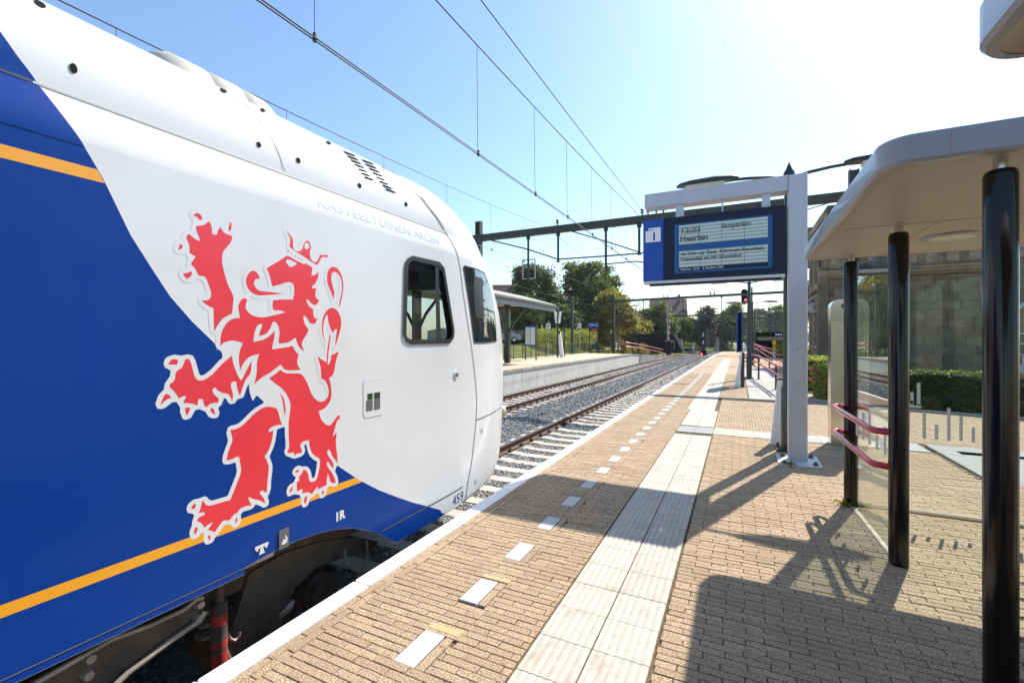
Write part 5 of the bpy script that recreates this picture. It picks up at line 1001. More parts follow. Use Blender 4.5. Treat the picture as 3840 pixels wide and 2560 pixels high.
hedge('hedge', 'long dark hedge behind the shelter glass below the stone wall', [(2.80,15.0),(2.80,14.2),(5.6,13.3),(8.8,12.5),(8.9,13.4),(5.7,14.2)], 0, .84, M['leaf'], 700, .040, group='hedges by the station building')
kb = MB(); kp = [(1.66,14.30),(2.1,14.22),(3.42,13.30),(4.65,13.0),(8.8,12.1)]
for (a, b) in zip(kp[:-1], kp[1:]):
    d = Vector((b[0]-a[0], b[1]-a[1], 0)).normalized(); nn = Vector((-d.y, d.x, 0))*.06; A_, B_ = Vector((*a,0)), Vector((*b,0))
    kb.add([A_-nn, B_-nn, B_+nn, A_+nn]+[p+Vector((0,0,.05)) for p in (A_-nn, B_-nn, B_+nn, A_+nn)], [(4,5,6,7),(0,1,5,4),(1,2,6,5),(2,3,7,6),(3,0,4,7)])
struct('garden_kerb', kb, M['pale_tile'])
tree('leafy bush glimpsed at the shed right of the platform railings', (2.75,30,0), 1.5, .9, M['leaf_yellow'], per=50, leaf=.05, trunk=.04, spread=.2, group='bushes by the near platform', name='bush', cat='bush')
tree('small tree behind the clock side of the station building', (7.7,60,0), 9.0, 2.4, M['leaf_dark'], per=50, leaf=.16, spread=.4, group='trees behind the near platform')

# trees beyond the far platform: (px centre, Y, height m, radius, material, label)
TL = [(2010,62,13.2,3.9,'leaf_dark','tall ivy-dark tree left of the large yellowing tree'),
      (2215,72,15.8,6.0,'leaf','large broad tree with yellowing leaves beyond the far platform'),
      (2300,66,9.0,3.2,'leaf_yellow','lower sunlit tree at the right foot of the large yellowing tree'),
      (2385,84,5.6,2.8,'leaf_yellow','round olive-green bush beside the white building'),
      (2462,92,8.8,3.2,'leaf','dense bright green tree in front of the tiled roof'),
      (2500,97,7.6,1.9,'leaf','slim green tree tucked behind the raised crossing barrier'),
      (2560,104,6.6,3.0,'leaf','wide low tree between the crossing barrier and the conifer'),
      (2640,106,9.8,2.4,'leaf_brown','dark copper tree with a spiky top near the signal mast'),
      (2590,112,6.0,2.4,'leaf_yellow','pale green tree left of the copper tree'),
      (2715,118,7.8,4.2,'leaf_dark','rounded dark willow-like tree by the grassy verge'),
      (2745,124,10.6,3.6,'leaf','open airy tree rising behind the blue totem'),
      (1960,52,6.5,3.0,'leaf_dark','dark shrubby tree behind the far canopy pillar'),
      (2085,60,6.2,3.6,'leaf_dark','dark low tree between the two tall trees'),
      (2155,64,6.0,3.2,'leaf_dark','dark undergrowth tree below the yellowing tree')]
for px, Y, h, rx, m, lb in TL:
    p = AY(px, 1275, Y); tree(lb, (p.x, Y, -.9 if Y > 70 else .6), h+(.9 if Y > 70 else 0), rx, M[m], per=95 if rx > 3 else 70, leaf=.17+.0007*Y, spread=.52, low=.14)
for px, Y, h, rx, m, lb in [(2830,230,17,6,'leaf','hazy blue-green far tree right of the portal masts'),(2860,300,20,8,'leaf','palest far tree at the end of the line'),(2800,210,13,5,'leaf','hazy far tree just right of the lamp masts'),(2925,200,17,6,'leaf','hazy far tree beside the display post'),(2780,260,16,7,'leaf','far tree closing the view above the track'),(2895,380,20,9,'leaf','far hazy tree standing last in the row')]:
    p = AY(px, 1275, Y); tree(lb, (p.x, Y, -.9), h, rx, M[m], per=34, leaf=.55, spread=.9, trunk=.3, group='far trees along the line')
for i, (px, Y, w, h, m, lb) in enumerate([(2350,62,4.5,2.6,'leaf_yellow','yellow-green bush above the ramp railing'),(2575,98,3.4,2.7,'leaf_yellow','golden bush beside the black shed'),(2715,112,3.2,2.4,'leaf','round green bush by the grey cabinet'),(2540,112,4.0,1.8,'leaf_yellow','golden bush behind the crossing fence')]):
    p = AY(px, 1275, Y); z = fz(min(Y,66)) if Y < 60 else -.9
    tree(lb, (p.x, Y, z-.3), h+.3, w*.5, M[m], lobes=[(w*(u-.5)*.9, 0, h*.45, w*.22, h*.42) for u in (.05,.28,.5,.72,.95)], per=60, leaf=.13, trunk=.03, spread=.3, group='bushes behind the far platform', name='bush', cat='bush')
for px0, px1, Y, z0, z1, lb in ((2008,2105,47,.2,2.55,'bright clipped hedge on the bank behind the loudspeaker pole'),(2108,2212,53,.2,2.6,'bright clipped hedge on the bank left of the name board'),(1925,2010,50,1.3,2.9,'darker hedge behind the parked car')):
    a, b = AY(px0,1275,Y), AY(px1,1275,Y); hedge('hedge', lb, [(a.x,Y),(b.x,Y-.6),(b.x-.4,Y+1.8),(a.x-.4,Y+2.4)], z0, z1, M['leaf_hedge' if z0 < 1 else 'leaf'], 85, .11, group='hedges behind the far platform', rough=.28, core=False)
# far wooded hill
hl = MB(); n = 60; v = []
for k in range(n+1):
    x = -420+k*14; hh = 16+7*math.sin(k*.33)+4*math.sin(k*.9+1)+3*math.sin(k*2.1); v += [(x,560+60*math.sin(k*.2),-2),(x,560+60*math.sin(k*.2),hh*.8),(x,640,hh)]
hl.add(v, [(3*k+i,3*k+i+1,3*k+i+4,3*k+i+3) for k in range(n) for i in range(2)]); struct('wooded_hill', hl, mat('wooded_hill', (.06,.085,.03), .95, var=.4, vscale=.08), smooth=60)

# ------------------------------------------------------------------ catenary portals and wires
def portal(label, xl, yl, xr, yr, zb, drops, brace=True, zl=None, big=1.0, post_l=True):
    t = thing('catenary_portal', label, 'gantry', (xl, yl, 0), math.atan2(yr-yl, xr-xl), 'overhead line portals over the tracks'); Lh = math.hypot(xr-xl, yr-yl)
    b = .13*big
    bm_ = MB().box((-.5,-b,zb-b),(Lh+.4,-b+.03,zb+b)).box((-.5,b-.03,zb-b),(Lh+.4,b,zb+b)).box((-.5,-b-.01,zb+b),(Lh+.4,b+.01,zb+b+.02)).box((-.5,-b-.01,zb-b-.02),(Lh+.4,b+.01,zb-b))
    obj('beam', bm_, M['gantry'], t)
    for x, zt in ((0, zb+.85), (Lh, zb+.9)):
        obj('post', MB().box((x-.14,-.14,-1.2),(x-.11,.14,zt)).box((x+.11,-.14,-1.2),(x+.14,.14,zt)).box((x-.11,-.015,-1.2),(x+.11,.015,zt)), M['gantry'], t)
        obj('bracket_plate', MB().box((x-.2,-.18,zb-.35),(x+.2,-.145,zb+.15)), M['gantry'], t)
    for k in range(int(Lh/1.3)): obj('beam_stay', MB().box((k*1.3+.2,-b-.012,zb-b-.03),(k*1.3+.32,b+.012,zb-b-.021)), M['gantry'], t)
    for x, z0 in drops:
        obj('drop_tube', MB().tube([(x,0,zb-b),(x,0,z0)], .055*big, 8).tube([(x,0,z0),(x,0,z0-.06)], .09*big, 8).tube([(x,0,zb-b-.18),(x,0,zb-b)], .10*big, 8), M['gantry'], t, 40)
    return t, Lh
YG = 19.7
def gx(px): return AY(px, 1275, YG).x
g1, Lg = portal('nearest overhead line portal spanning both tracks behind the display', -11.6, YG, 3.67, YG, 6.70, [(gx(px)+11.6, AY(px, py, YG).z) for px, py in ((1981,1050),(2093,978),(2272,1015),(2397,950))])
def gpt(px, py): p = AY(px, py, YG); return (p.x+11.6, 0, p.z)
for pts, r in (([(1845,902),(1980,935),(2093,972)], .035), ([(2093,972),(2272,960),(2397,950)], .035), ([(2140,866),(2272,905),(2397,945)], .03), ([(2397,950),(2600,930)], .03), ([(3015,790),(3160,745)], .02)):
    obj('brace_rod', MB().tube([gpt(*p) for p in pts], r, 6), M['gantry'], g1, 60)
for px, py in ((2090,830),(2408,786),(2430,786),(2461,786),(2487,783)):
    p = gpt(px, py+18); obj('insulator', MB().lathe([(.03,0),(.03,.12),(.08,.14),(.08,.17),(.03,.18),(.03,.22),(.08,.24),(.07,.28),(.02,.32)], (p[0],0,6.85), 10), M['insul'], g1, 40)
rp_ = gpt(2272,990); obj('registration_arm', MB().tube([rp_, (rp_[0]+1.3,0,rp_[2]+.02), (rp_[0]+2.6,0,rp_[2]-.25)], .03, 6), M['gantry'], g1, 60)
rp_ = gpt(1981,1045); obj('registration_frame', MB().tube([(rp_[0]-.3,0,rp_[2]),(rp_[0]+.35,0,rp_[2])], .03, 6).tube([(rp_[0]-.3,0,rp_[2]+.9),(rp_[0]+.35,0,rp_[2]+.9)], .03, 6).tube([(rp_[0]+.35,0,rp_[2]),(rp_[0]+.35,0,rp_[2]+.9)], .03, 6).tube([(rp_[0]-.3,0,rp_[2]),(rp_[0]-.3,0,rp_[2]+.9)], .03, 6), M['grey_cab'], g1, 60)
a_, b_ = (-14.6,59.7), (4.6,56.3)
g2, L2 = portal('second overhead line portal crossing below the display board', a_[0], a_[1], b_[0], b_[1], 6.72, [(4.0,4.6),(8.9,4.4),(13.2,4.5)], big=.9)
for pts in (((9.2,5.0),(13.2,6.55)), ((13.2,4.7),(18.3,6.45)), ((3.9,4.7),(-.2,6.4))): obj('brace_rod', MB().tube([(pts[0][0],0,pts[0][1]),(pts[1][0],0,pts[1][1])], .025, 5), M['gantry'], g2)
for x in (6.6,7.0,12.0,12.4): obj('insulator', MB().lathe([(.05,0),(.10,.15),(.03,.2),(.10,.28),(.03,.4)], (x,0,6.85), 8), M['insul'], g2)
for Y, xr, lb in ((91,5.0,'third overhead line portal beyond the level crossing'),(111,6.5,'fourth overhead line portal far along the line'),(137,9.0,'fifth overhead line portal far along the line'),(156,11.4,'sixth overhead line portal, small in the distance'),(185,17,'farthest overhead line portal near the hazy trees')):
    portal(lb, xr-19, Y+2.5, xr, Y, 6.3, [(5,4.5),(10,4.5)], big=.9)
# wires
def wire(name, label, pts, r, group='overhead wires'):
    o = obj(name, MB().tube(pts, r, 5), M['wire']); return tag(o, label, 'wire', group)
def cat(x, z_sup, z_mid, y, sup=(-19,19.7,58,91,130)):
    for a, b in zip(sup[:-1], sup[1:]):
        if a <= y <= b: u = (y-a)/(b-a); return z_sup-(z_sup-z_mid)*4*u*(1-u)
    return z_sup
sp_ = [float(q) for q in np.arange(-16,19.8,1.7)]+[19.7]+[float(q) for q in np.arange(22,92,3)]
for (tx, nm, rad) in ((T1, 'near', .009), (T2, 'far', .009)):
    zc = 4.755 if tx == T1 else 4.90; zs, zm = (7.12, 6.55) if tx == T1 else (6.95, 6.15)
    cw = thing('overhead_line', f'overhead line of the {nm} track with carrier, contact wire and droppers', 'wire', (tx, 0, 0), 0, 'overhead lines above the two tracks')
    def st_(y): return .12*math.cos((y-19.7)/38.3*math.pi)
    for k in ((-.02, .02) if tx == T1 else (0,)): obj('contact_wire', MB().tube([(k+st_(y)+curve(y), y, zc) for y in sp_], rad*.9, 5), M['wire'], cw)
    obj('carrier_wire', MB().tube([(st_(y)*.5+curve(y), y, cat(tx, zs, zm, y)) for y in sp_], .010, 5), M['wire'], cw)
    if tx == T1: obj('feeder_wire', MB().tube([(.28+curve(y), y, 7.22-.15*math.sin(math.pi*((y+19)/38.7 % 1))) for y in sp_], .009, 5), M['wire'], cw)
    for y in ([3.35,6.65,9.05,11.1,13.3,15.6,17.9] if tx == T1 else [.5,3.4,6.2,9.0,11.8,14.6,17.4])+[23,27,31,35,39,43,47,51,55]:
        zt = cat(tx, zs, zm, y); obj('dropper', MB().tube([(st_(y)*.5+curve(y), y, zt),(st_(y)*.8+curve(y), y, zc)], .0045, 4), M['wire'], cw)
        obj('dropper_clamp', MB().tube([(st_(y)+curve(y), y, zc-.03),(st_(y)+curve(y), y, zc+.06)], .022, 6), M['wire'], cw)
for i, (x, z) in enumerate(((-12.6,5.2),(-12.9,4.3))): wire('lineside_wire', ('upper','lower')[i]+' thin line wire passing in front of the trees', [(x+curve(y), y, z-.25*math.sin(math.pi*((y+19)/38.7 % 1))) for y in np.arange(18,90,3)], .008)

# ------------------------------------------------------------------ things on the far platform
def far(px, X): d = ray(px, 1275); return d[1]*X/d[0]
XF = -12.9; Yp = far(1903, XF)
CN = thing('platform_canopy', 'far platform canopy with pale sloping roof on dark brown pillars', 'canopy', (XF, Yp, FZ))
for dy in (0, -9): obj('pillar', MB().box((-.16,dy-.16,0),(.16,dy+.16,3.7), .02), M['dark_green'], CN)
for dy in (0, -9): obj('bracket_arm', MB().tube([(.1,dy,1.9),(.5,dy,2.6),(1.2,dy,3.35),(2.2,dy,3.52)], .07, 6).tube([(-.1,dy,1.9),(-.5,dy,2.6),(-1.2,dy,3.35),(-2.2,dy,3.52)], .07, 6), M['dark_green'], CN)
yE = far(2085, XF+2.3)-Yp
rf = obj('roof', MB().ext([(-2.5,3.75),(2.45,3.61),(2.45,3.71),(0,4.40),(-2.5,3.87)], 'y', -16, 2.1), M['pale_tile'], CN)
obj('gutter', MB().box((2.40,-16,3.52),(2.52,2.15,3.62)).box((-2.5,2.1,3.55),(2.5,2.16,3.75)), M['dark_green'], CN); obj('fascia', MB().box((2.30,-16,3.27),(2.39,2.1,3.51)), M['grey_cab'], CN)
yb = far(1990, -13.4)
TB = thing('timetable_board', 'blue framed timetable board on two dark legs on the far platform', 'board', (-13.4, yb, FZ), R(-6))
k = AY(1990,1222,yb).z-FZ; k2 = AY(1990,1296,yb).z-FZ; w2 = .45
obj('frame', MB().box((-w2,-.05,k2),(w2,.05,k), .01), M['sign_blue'], TB)
obj('timetable_sheet', MB().box((-w2+.05,-.06,k2+.08),(-.02,-.051,k-.10)), M['timetable_y'], TB); obj('timetable_sheet', MB().box((.02,-.06,k2+.08),(w2-.05,-.051,k-.10)), M['timetable_w'], TB)
for x in (-w2-.02, w2-.03): obj('leg', MB().box((x,-.05,0),(x+.06,.05,k)), M['dark_green'], TB)
yq = far(2091, -13.6)
SP = thing('speaker_pole', 'dark pole with a pair of white column loudspeakers and one lamp', 'pole', (-13.6, yq, FZ))
tz = AY(2091,1140,yq).z-FZ; obj('mast', MB().tube([(0,0,0),(0,0,tz)], [.09,.06], 10), M['dark_green'], SP, 40)
for x, a in ((-.16,-.12),(.18,.12)): o = obj('loudspeaker', MB().box((-.08,-.08,-.5),(.08,.08,.5), .01), M['white'], SP); o.location = (x, 0, AY(2091,1190,yq).z-FZ); o.rotation_euler = (0, a, 0)
obj('arm', MB().tube([(0,0,tz-.1),(.5,0,tz),(1.0,0,tz+.02)], .03, 6), M['dark_green'], SP); obj('lamp_head', MB().box((.8,-.12,tz-.06),(1.75,.12,tz+.05), .03), M['dark_green'], SP)
y2 = far(2116, -13.9); t = thing('low_post', 'slim dark post standing right of the loudspeaker pole', 'post', (-13.9, y2, FZ)); obj('shaft', MB().tube([(0,0,0),(0,0,AY(2116,1215,y2).z-FZ)], .07, 8), M['dark_green'], t, 40); obj('foot', MB().box((-.2,-.2,0),(.2,.2,.03)), M['dark_green'], t)
y3 = far(2107, -13.2); t = thing('help_pillar', 'white leaning help pillar between two dark posts on the far platform', 'pillar', (-13.2, y3, FZ)); obj('body', MB().ext([(-.16,0),(.18,0),(-.10,2.05),(-.24,2.2),(-.30,2.05)], 'y', -.08, .08), M['white'], t); obj('cap', MB().box((-.36,-.1,1.95),(-.12,-.082,2.2)), M['dark_green'], t)
for px, top, lb in ((2146,1115,'green steel mast standing behind the far platform railing'),(2503,1150,'pale steel mast beside the raised crossing barrier')):
    Y = far(px, -15.9) if px < 2300 else 88; X = -15.9 if px < 2300 else AY(px,1275,88).x; t = thing('line_mast', lb, 'mast', (X, Y, -.4)); obj('shaft', MB().box((-.11,-.11,0),(.11,.11,AY(px,top,Y).z+.4)), M['gantry'] if px < 2300 else M['grey_cab'], t); obj('cap_plate', MB().box((-.14,-.14,AY(px,top,Y).z+.4),(.14,.14,AY(px,top,Y).z+.45)), M['grey_cab'], t)
for px, py, lb in ((2056,1223,'square white V board left of the green mast'),(2173,1221,'square white V board right of the green mast')):
    Y = far(px, -15.0); p = AY(px, py, Y); t = thing('letter_board', lb, 'sign', (p.x, Y, FZ-.2)); zz_ = p.z-FZ+.2; s_ = .20
    obj('post', MB().tube([(0,.04,0),(0,.04,zz_+.5)], .03, 6), M['grey_cab'], t); b_o = obj('board', MB().box((-s_,-.01,zz_-s_*1.2),(s_,.01,zz_+s_*1.2)), M['white'], t)
    text('letter', 'V', .42, (-.135,-.014,zz_-.15), M['rubber'], t, ext=.001, bold=.012)
yB = far(2232, -14.3); BN = thing('platform_bench', 'black metal bench below the name board on the far platform', 'bench', (-14.3, yB, FZ), R(0))
obj('seat', MB().box((-1.15,-.2,.42),(1.15,.2,.48), .02), M['matt_black'], BN); o = obj('backrest', MB().box((-.40,-.03,0),(.40,.03,.55), .01), M['dark_green'], BN); o.location = (0,.2,.5); o.rotation_euler = (R(-14),0,0)
for x in (-.45,.45): obj('leg', MB().tube([(x,0,.42),(x,0,.12),(x-.15,0,0)], .05, 6).tube([(x,0,.12),(x+.15,0,0)], .05, 6), M['matt_black'], BN)
NB = thing('name_board', 'blue station name board above a green poster on dark posts', 'sign', (-14.5, yB+.6, FZ)); q0, q1 = AY(2208,1210,yB+.6), AY(2243,1226,yB+.6)
obj('name_panel', MB().box((q0.x+14.5,-.12,q1.z-FZ),(q1.x+14.5,.12,q0.z-FZ), .03), M['sign_blue'], NB); text('station_name', 'Valkenburg', .26, (q0.x+14.5+.06,-.125,(q0.z+q1.z)/2-FZ-.07), M['white'], NB, width=(q1.x-q0.x)*.85)
p0_, p1_ = AY(2219,1232,yB+.6), AY(2241,1281,yB+.6); po = obj('poster', MB().box((p0_.x+14.5,-.06,p1_.z-FZ),(p1_.x+14.5,-.04,p0_.z-FZ)), M['poster'], NB)
obj('poster_header', MB().box((p0_.x+14.5,-.066,p0_.z-FZ-.3),(p1_.x+14.5,-.0605,p0_.z-FZ)), M['red_band'], po)
obj('poster_ball', MB().disc(((p0_.x+p1_.x)/2+14.5,-.061,(p0_.z+p1_.z)/2-FZ-.1), (0,-1,0), .22, .006, 16), M['yellow_sign'], po)
for x in (q0.x+14.5+.05, q1.x+14.5-.1): obj('leg', MB().box((x,-.04,0),(x+.08,.04,q1.z-FZ)), M['matt_black'], NB)
yl = far(2318, -14.2); fl_ = copy_tree(lm); fl_.location = (-14.2, yl, FZ-.05); tag(fl_, 'twin-headed lamp standing alone on the far platform right of the bench', 'lamp', 'twin lamps along the far platform')
# dark railing along the back of the far platform
FR = thing('platform_railing', 'dark bar railing along the back edge of the far platform', 'railing', (-15.1, 18, FZ))
for k in range(0, 22):
    y = k*1.6; obj('post', MB().box((-.025,y-.025,0),(.025,y+.025,1.05)), M['dark_green'], FR)
obj('top_rail', MB().box((-.03,0,1.05),(.03,33.6,1.10)), M['dark_green'], FR); obj('bottom_rail', MB().box((-.02,0,.12),(.02,33.6,.16)), M['dark_green'], FR)
mb = MB()
for k in range(280): mb.box((-.008,k*.12,.16),(.008,k*.12+.016,1.05))
o = obj('bar', mb, M['dark_green'], FR); o['kind'] = 'stuff'
# red ramp railing of the far platform
RR = thing('ramp_railing', 'long pink-red railing following the ramp at the far platform end', 'railing', (-10.6, 46, 0))
rt = [(2330,1292),(2345,1283),(2395,1290),(2440,1300),(2487,1311)]; Yr = [47.5,47.5,54,60,67]
pts = [AY(px, py, Y) for (px, py), Y in zip(rt, Yr)]; lo = [p-Vector((0,0,.42)) for p in pts]; o0 = Vector((-10.6,46,0))
obj('rail', MB().tube([p-o0 for p in pts[::-1]]+[(pts[0]+lo[0])/2-o0+Vector((-.2,0,0))]+[p-o0 for p in lo], .055, 6), M['red_ramp'], RR, 60)
for i in range(9):
    u = i/8*3.999; j = int(u); f_ = u-j; p = pts[min(j,3)].lerp(pts[min(j,3)+1], f_) if j < 4 else pts[4]; obj('post', MB().tube([(p.x+10.6,p.y-46,fz(p.y)-.05),(p.x+10.6,p.y-46,p.z+.05)], .035, 6), M['matt_black'], RR)
# black sloping-ended structure by the crossing
KS = thing('black_shelter', 'black mass with one sloping end beside the level crossing barrier', 'shed', AY(2470,1275,80)*1)
KS.location.z = -.9; kx = KS.location.x
prof_ = [(AY(px,py,80).x-kx, AY(px,py,80).z+.9) for px, py in ((2392,1252),(2500,1250),(2525,1254),(2537,1272),(2545,1292),(2556,1312),(2562,1320),(2392,1326))]
obj('body', MB().ext(prof_, 'y', 0, 4), M['matt_black'], KS); obj('roof_lip', MB().ext([(prof_[0][0],prof_[0][1]-.75),(prof_[1][0]-.5,prof_[1][1]-.75),(prof_[1][0]-.5,prof_[1][1]-.70),(prof_[0][0],prof_[0][1]-.70)], 'y', -.05, -.002), M['sign_navy'], KS)
obj('handrail', MB().tube([(AY(2528,1283,79.9).x-kx,-.1,.9),(AY(2528,1283,79.9).x-kx,-.1,AY(2528,1276,79.9).z+.9)], .05, 6), M['grey_cab'], KS)
# crossing barrier, raised
cb = AY(2508,1275,78); BR = thing('crossing_barrier', 'raised red and white level crossing barrier with dark lamp unit', 'barrier', (cb.x, 78, -.9))
zt = AY(2512,1187,78).z+.9; z0 = AY(2507,1276,78).z+.9
for k in range(8):
    u0, u1 = k/8, (k+1)/8; xo = lambda u: -.05+.28*u
    obj('boom_band', MB().tube([(xo(u0),0,z0+(zt-z0)*u0),(xo(u1),0,z0+(zt-z0)*u1)], .10-.03*u0, 6), M['white'] if k % 2 == 0 else M['red_band'], BR)
obj('machine', MB().box((-.4,-.3,0),(.35,.3,z0-.05), .04), M['matt_black'], BR); obj('counterweight', MB().box((-.55,-.2,z0-.25),(.55,.2,z0), .03), M['grey_cab'], BR); obj('support', MB().box((-.25,-.12,z0),(-.05,.12,z0+1.7)), M['pale_tile'], BR)
# signal mast with ladder, striped post, cabinets, fence, shunting signal
t = thing('lattice_mast', 'dark lattice signal mast with a ladder beside the copper tree', 'mast', AY(2627,1275,100)); t.location.z = -.9
h_ = AY(2627,1165,100).z+.9
obj('mast', MB().tube([(-.35,0,0),(-.15,0,h_)], .05, 5).tube([(.35,0,0),(.15,0,h_)], .05, 5).tube(sum([[((-.35 if k % 2 else .35)*(1-.05*k),0,k*.7)] for k in range(int(h_/.7))], []), .03, 4), M['gantry'], t)
obj('signal_head', MB().box((-.1,-.2,4.2),(.9,.1,6.4), .1), M['matt_black'], t)
for sx in (1.05,1.45): obj('ladder_rail', MB().tube([(sx+.25,-.1,0),(sx-.1,-.1,5.2)], .025, 4), M['grey_cab'], t)
for k in range(12): obj('rung', MB().tube([(1.28-.027*k,-.1,.4*k+.2),(1.68-.027*k,-.1,.4*k+.2)], .018, 4), M['grey_cab'], t)
t = thing('striped_post', 'black and white banded marker post below the signal mast', 'post', AY(2637,1275,94)); t.location.z = -.9
zb_ = [AY(2637,y,94).z+.9 for y in (1302,1290,1276,1262,1248)]; zb_[0] = 0
for i in range(4): obj('band', MB().tube([(0,0,zb_[i]),(0,0,zb_[i+1])], .10, 8), M['matt_black'] if i % 2 == 0 else M['white'], t)
for px, y0, y1, w_, Y, lb in ((2687,1265,1287,.45,108,'grey relay cabinet on the grassy verge'),(2554,1273,1305,.22,90,'narrow grey cabinet by the crossing fence'),(2600,1286,1312,.22,92,'slim grey cabinet at the right end of the crossing fence')):
    p = AY(px,1275,Y); t = thing('relay_cabinet', lb, 'cabinet', (p.x, Y, -.93), 0, 'lineside cabinets near the crossing'); zt = AY(px,y0,Y).z+.93
    obj('body', MB().box((-w_,-.3,0),(w_,.3,zt-.06), .02), M['grey_cab'], t); obj('lid', MB().box((-w_-.05,-.35,zt-.06),(w_+.05,.35,zt)), M['white'], t)
t = thing('crossing_fence', 'low pale railing beside the level crossing', 'fence', AY(2577,1275,91)); t.location.z = -.93
obj('top_rail', MB().box((-1.3,-.03,1.1),(1.3,.03,1.2)), M['white'], t)
for k in range(7): obj('post', MB().box((-1.28+k*.42,-.03,0),(-1.22+k*.42,.03,1.1)), M['gantry'], t)
p = AZ(2638,1332,-.85); t = thing('shunting_signal', 'low dark ground signal with red lamp between the tracks', 'signal', (p.x, p.y, -.93))
obj('hood', MB().ext([(-.45,0),(.40,0),(.55,.35),(.40,.95),(-.25,1.0),(-.5,.55)], 'y', -.3, .35), M['matt_black'], t); obj('red_lamp', MB().disc((-.28,-.3,.28), (0,-1,0), .14, .05), M['red_lamp'], t); obj('yellow_foot', MB().box((-.7,-.35,0),(.8,-.31,.10)), M['yellow_sign'], t)
# ------------------------------------------------------------------ houses
def house(label, px, Y, w, d, zw, zr, mw, mr, base=-.5, rot=0, dorm=None, gable='x', wins_=3, group=None):
    p = AY(px, 1275, Y); t = thing('house', label, 'house', (p.x, Y, base), rot, group)
    obj('wall', MB().box((-w/2,0,0),(w/2,d,zw)), mw, t)
    if gable == 'x': pr = [(-.35,zw-.15),(d+.35,zw-.15),(d/2,zr)]; rf_ = obj('roof', MB().ext(pr, 'x', -w/2-.3, w/2+.3), mr, t)
    else: pr = [(-w/2-.35,zw-.15),(w/2+.35,zw-.15),(0,zr)]; rf_ = obj('roof', MB().ext(pr, 'y', -.3, d+.3), mr, t)
    for k in range(int(w/.9)):                               # rows of ridged tiles as low battens up the slope
        if gable == 'x':
            x = -w/2+k*.9; obj('tile_row', MB().add([(x,-.37,zw-.12),(x+.82,-.37,zw-.12),(x+.82,d/2-.02,zr+.03),(x,d/2-.02,zr+.03)], [(0,1,2,3)]), mr, rf_)
    for k in range(wins_):
        x = -w/2+w*(k+.5)/wins_; wo = obj('window', MB().box((x-.55,-.06,zw*.50),(x+.55,-.01,zw*.50+1.5)), M['win_white'], t)
        for s_ in (-1,1): obj('pane', MB().box((x+s_*.26-.20,-.075,zw*.50+.12),(x+s_*.26+.20,-.061,zw*.50+1.38)), M['far_glass'], wo)
    if dorm:
        for dx, dz in dorm:
            dm_ = obj('dormer', MB().box((dx-.8,.2,dz),(dx+.8,d*.45,dz+1.9)).ext([(dx-1.05,dz+1.85),(dx+1.05,dz+1.85),(dx,dz+2.9)], 'y', 0, d*.45), mr, t)
            obj('dormer_frame', MB().box((dx-.6,.12,dz+.25),(dx+.6,.19,dz+1.75)), M['win_white'], dm_)
            for s_ in (-1,1): obj('pane', MB().box((dx+s_*.28-.22,.09,dz+.35),(dx+s_*.28+.22,.118,dz+1.65)), M['far_glass'], dm_)
    obj('chimney', MB().box((w*.28,d*.4,zr-1.0),(w*.28+.6,d*.4+.6,zr+1.1)), M['brick_wall'], rf_); return t
house('brick house with steep red tiled roof and white dormer above the far canopy', 1868, 82, 9, 9, 8.2, 13.4, M['brick_wall'], M['roof_dark'], base=0, rot=R(22), dorm=[(2.4,8.4)])
house('second tiled house right of the dormer house behind the ivy-dark tree', 1945, 88, 7, 8, 9.2, 13.2, M['render_wall'], M['roof_dark'], base=0, rot=R(15))
house('large house with steep brown tiled roof and dormer behind the bright green tree', 2505, 118, 8.5, 10, 7.4, 12.1, M['render_wall'], M['roof_dark'], base=0, rot=R(8), dorm=[(3.6,6.5)])
house('long low house with bright red tiled roof left of the brown roofed one', 2400, 112, 10, 8, 6.2, 8.9, M['render_wall'], M['roof_tile'], base=0, rot=R(6))
house('low house with grey roof between the conifer and the open tree', 2655, 140, 9, 8, 4.6, 8.2, M['render_wall'], M['roof_dark'], base=-.5, rot=R(-10), gable='y')
house('white shop building low behind the black shed', 2420, 104, 11, 5, 3.9, 4.3, M['render_wall'], M['grey_cab'], base=-.5, wins_=4)
house('small pale garden house behind the golden bush', 2600, 116, 4.5, 4, 2.6, 4.0, M['render_wall'], M['roof_dark'], base=-.9, wins_=2)
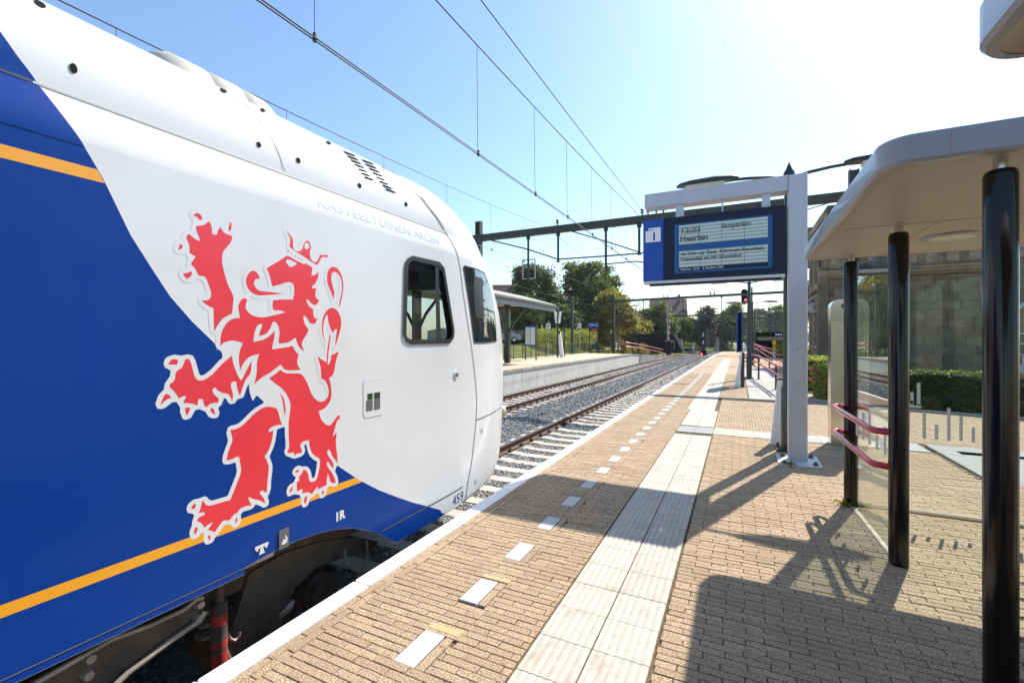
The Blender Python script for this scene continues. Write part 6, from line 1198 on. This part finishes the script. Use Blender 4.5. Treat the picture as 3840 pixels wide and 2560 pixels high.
# parked cars behind the far platform
def car(label, px, Y, base, rz, m):
    p = AY(px, 1275, Y); t = thing('parked_car', label, 'car', (p.x, Y, base), rz, 'cars parked behind the far platform')
    bd_ = [(-2.05,.30),(-2.1,.62),(-1.95,.80),(-1.15,.88),(-.55,1.38),(.75,1.42),(1.45,1.0),(2.0,.92),(2.08,.55),(2.0,.28)]
    obj('body', MB().ext(bd_, 'y', -.82, .82), m, t, 25)
    for sy_ in (-1, 1): obj('side_window', MB().ext([(-1.0,.92),(-.50,1.32),(.70,1.35),(1.2,1.0)], 'y', sy_*.825-.004, sy_*.825+.004), M['far_glass'], t)
    for x in (-1.3, 1.3):
        for sy_ in (-1, 1):
            w_ = obj('wheel', MB().tube([(x,sy_*.66,.31),(x,sy_*.86,.31)], .31, 18), M['tyre'], t, 40); obj('rim', MB().tube([(x,sy_*.861,.31),(x,sy_*.872,.31)], .19, 12), M['plate'], w_)
    for sy_ in (-.55,.55): obj('headlight', MB().box((-2.12,sy_-.2,.62),(-2.0,sy_+.2,.76), .02), M['lamp_glass'], t)
    return t
car('dark car parked on the road behind the timetable board', 1938, 47, 1.35, R(25), M['car_paint'])
car('car mostly hidden by the canopy pillar, only its rear in view', 1885, 45, 1.35, R(25), M['grey_cab'])

# weeds in the paving joints
for i, (x, y, lb) in enumerate(((.93,5.40,'small green weed at the foot of the rear shelter post'),(.60,6.80,'grass tuft at the front edge of the display base plate'))):
    P = np.column_stack([rng.normal(0,.03,60), rng.normal(0,.018,60), rng.uniform(.0,.05,60)]); V, Fc, A = leaves(P, .022, rng.uniform(0,.6,60))
    o = link('weed', npmesh('weed', V, Fc, A), M['leaf_yellow']); o.location = (x, y, 0); tag(o, lb, 'weed', 'weeds between the paving bricks')

# ------------------------------------------------------------------ summer haze over the whole valley
hz = obj('haze', MB().box((-470,-60,-2.4),(470,720,34)), None); hz['kind'] = 'stuff'
hm = bpy.data.materials.new('haze'); hm.use_nodes = True; ht = hm.node_tree; ht.nodes.clear()
ho = ht.nodes.new('ShaderNodeOutputMaterial'); hv = ht.nodes.new('ShaderNodeVolumePrincipled'); hv.inputs['Color'].default_value = (.86,.92,1,1); hv.inputs['Density'].default_value = .00022; hv.inputs['Anisotropy'].default_value = .25
ht.links.new(hv.outputs[0], ho.inputs['Volume']); hz.data.materials.append(hm)
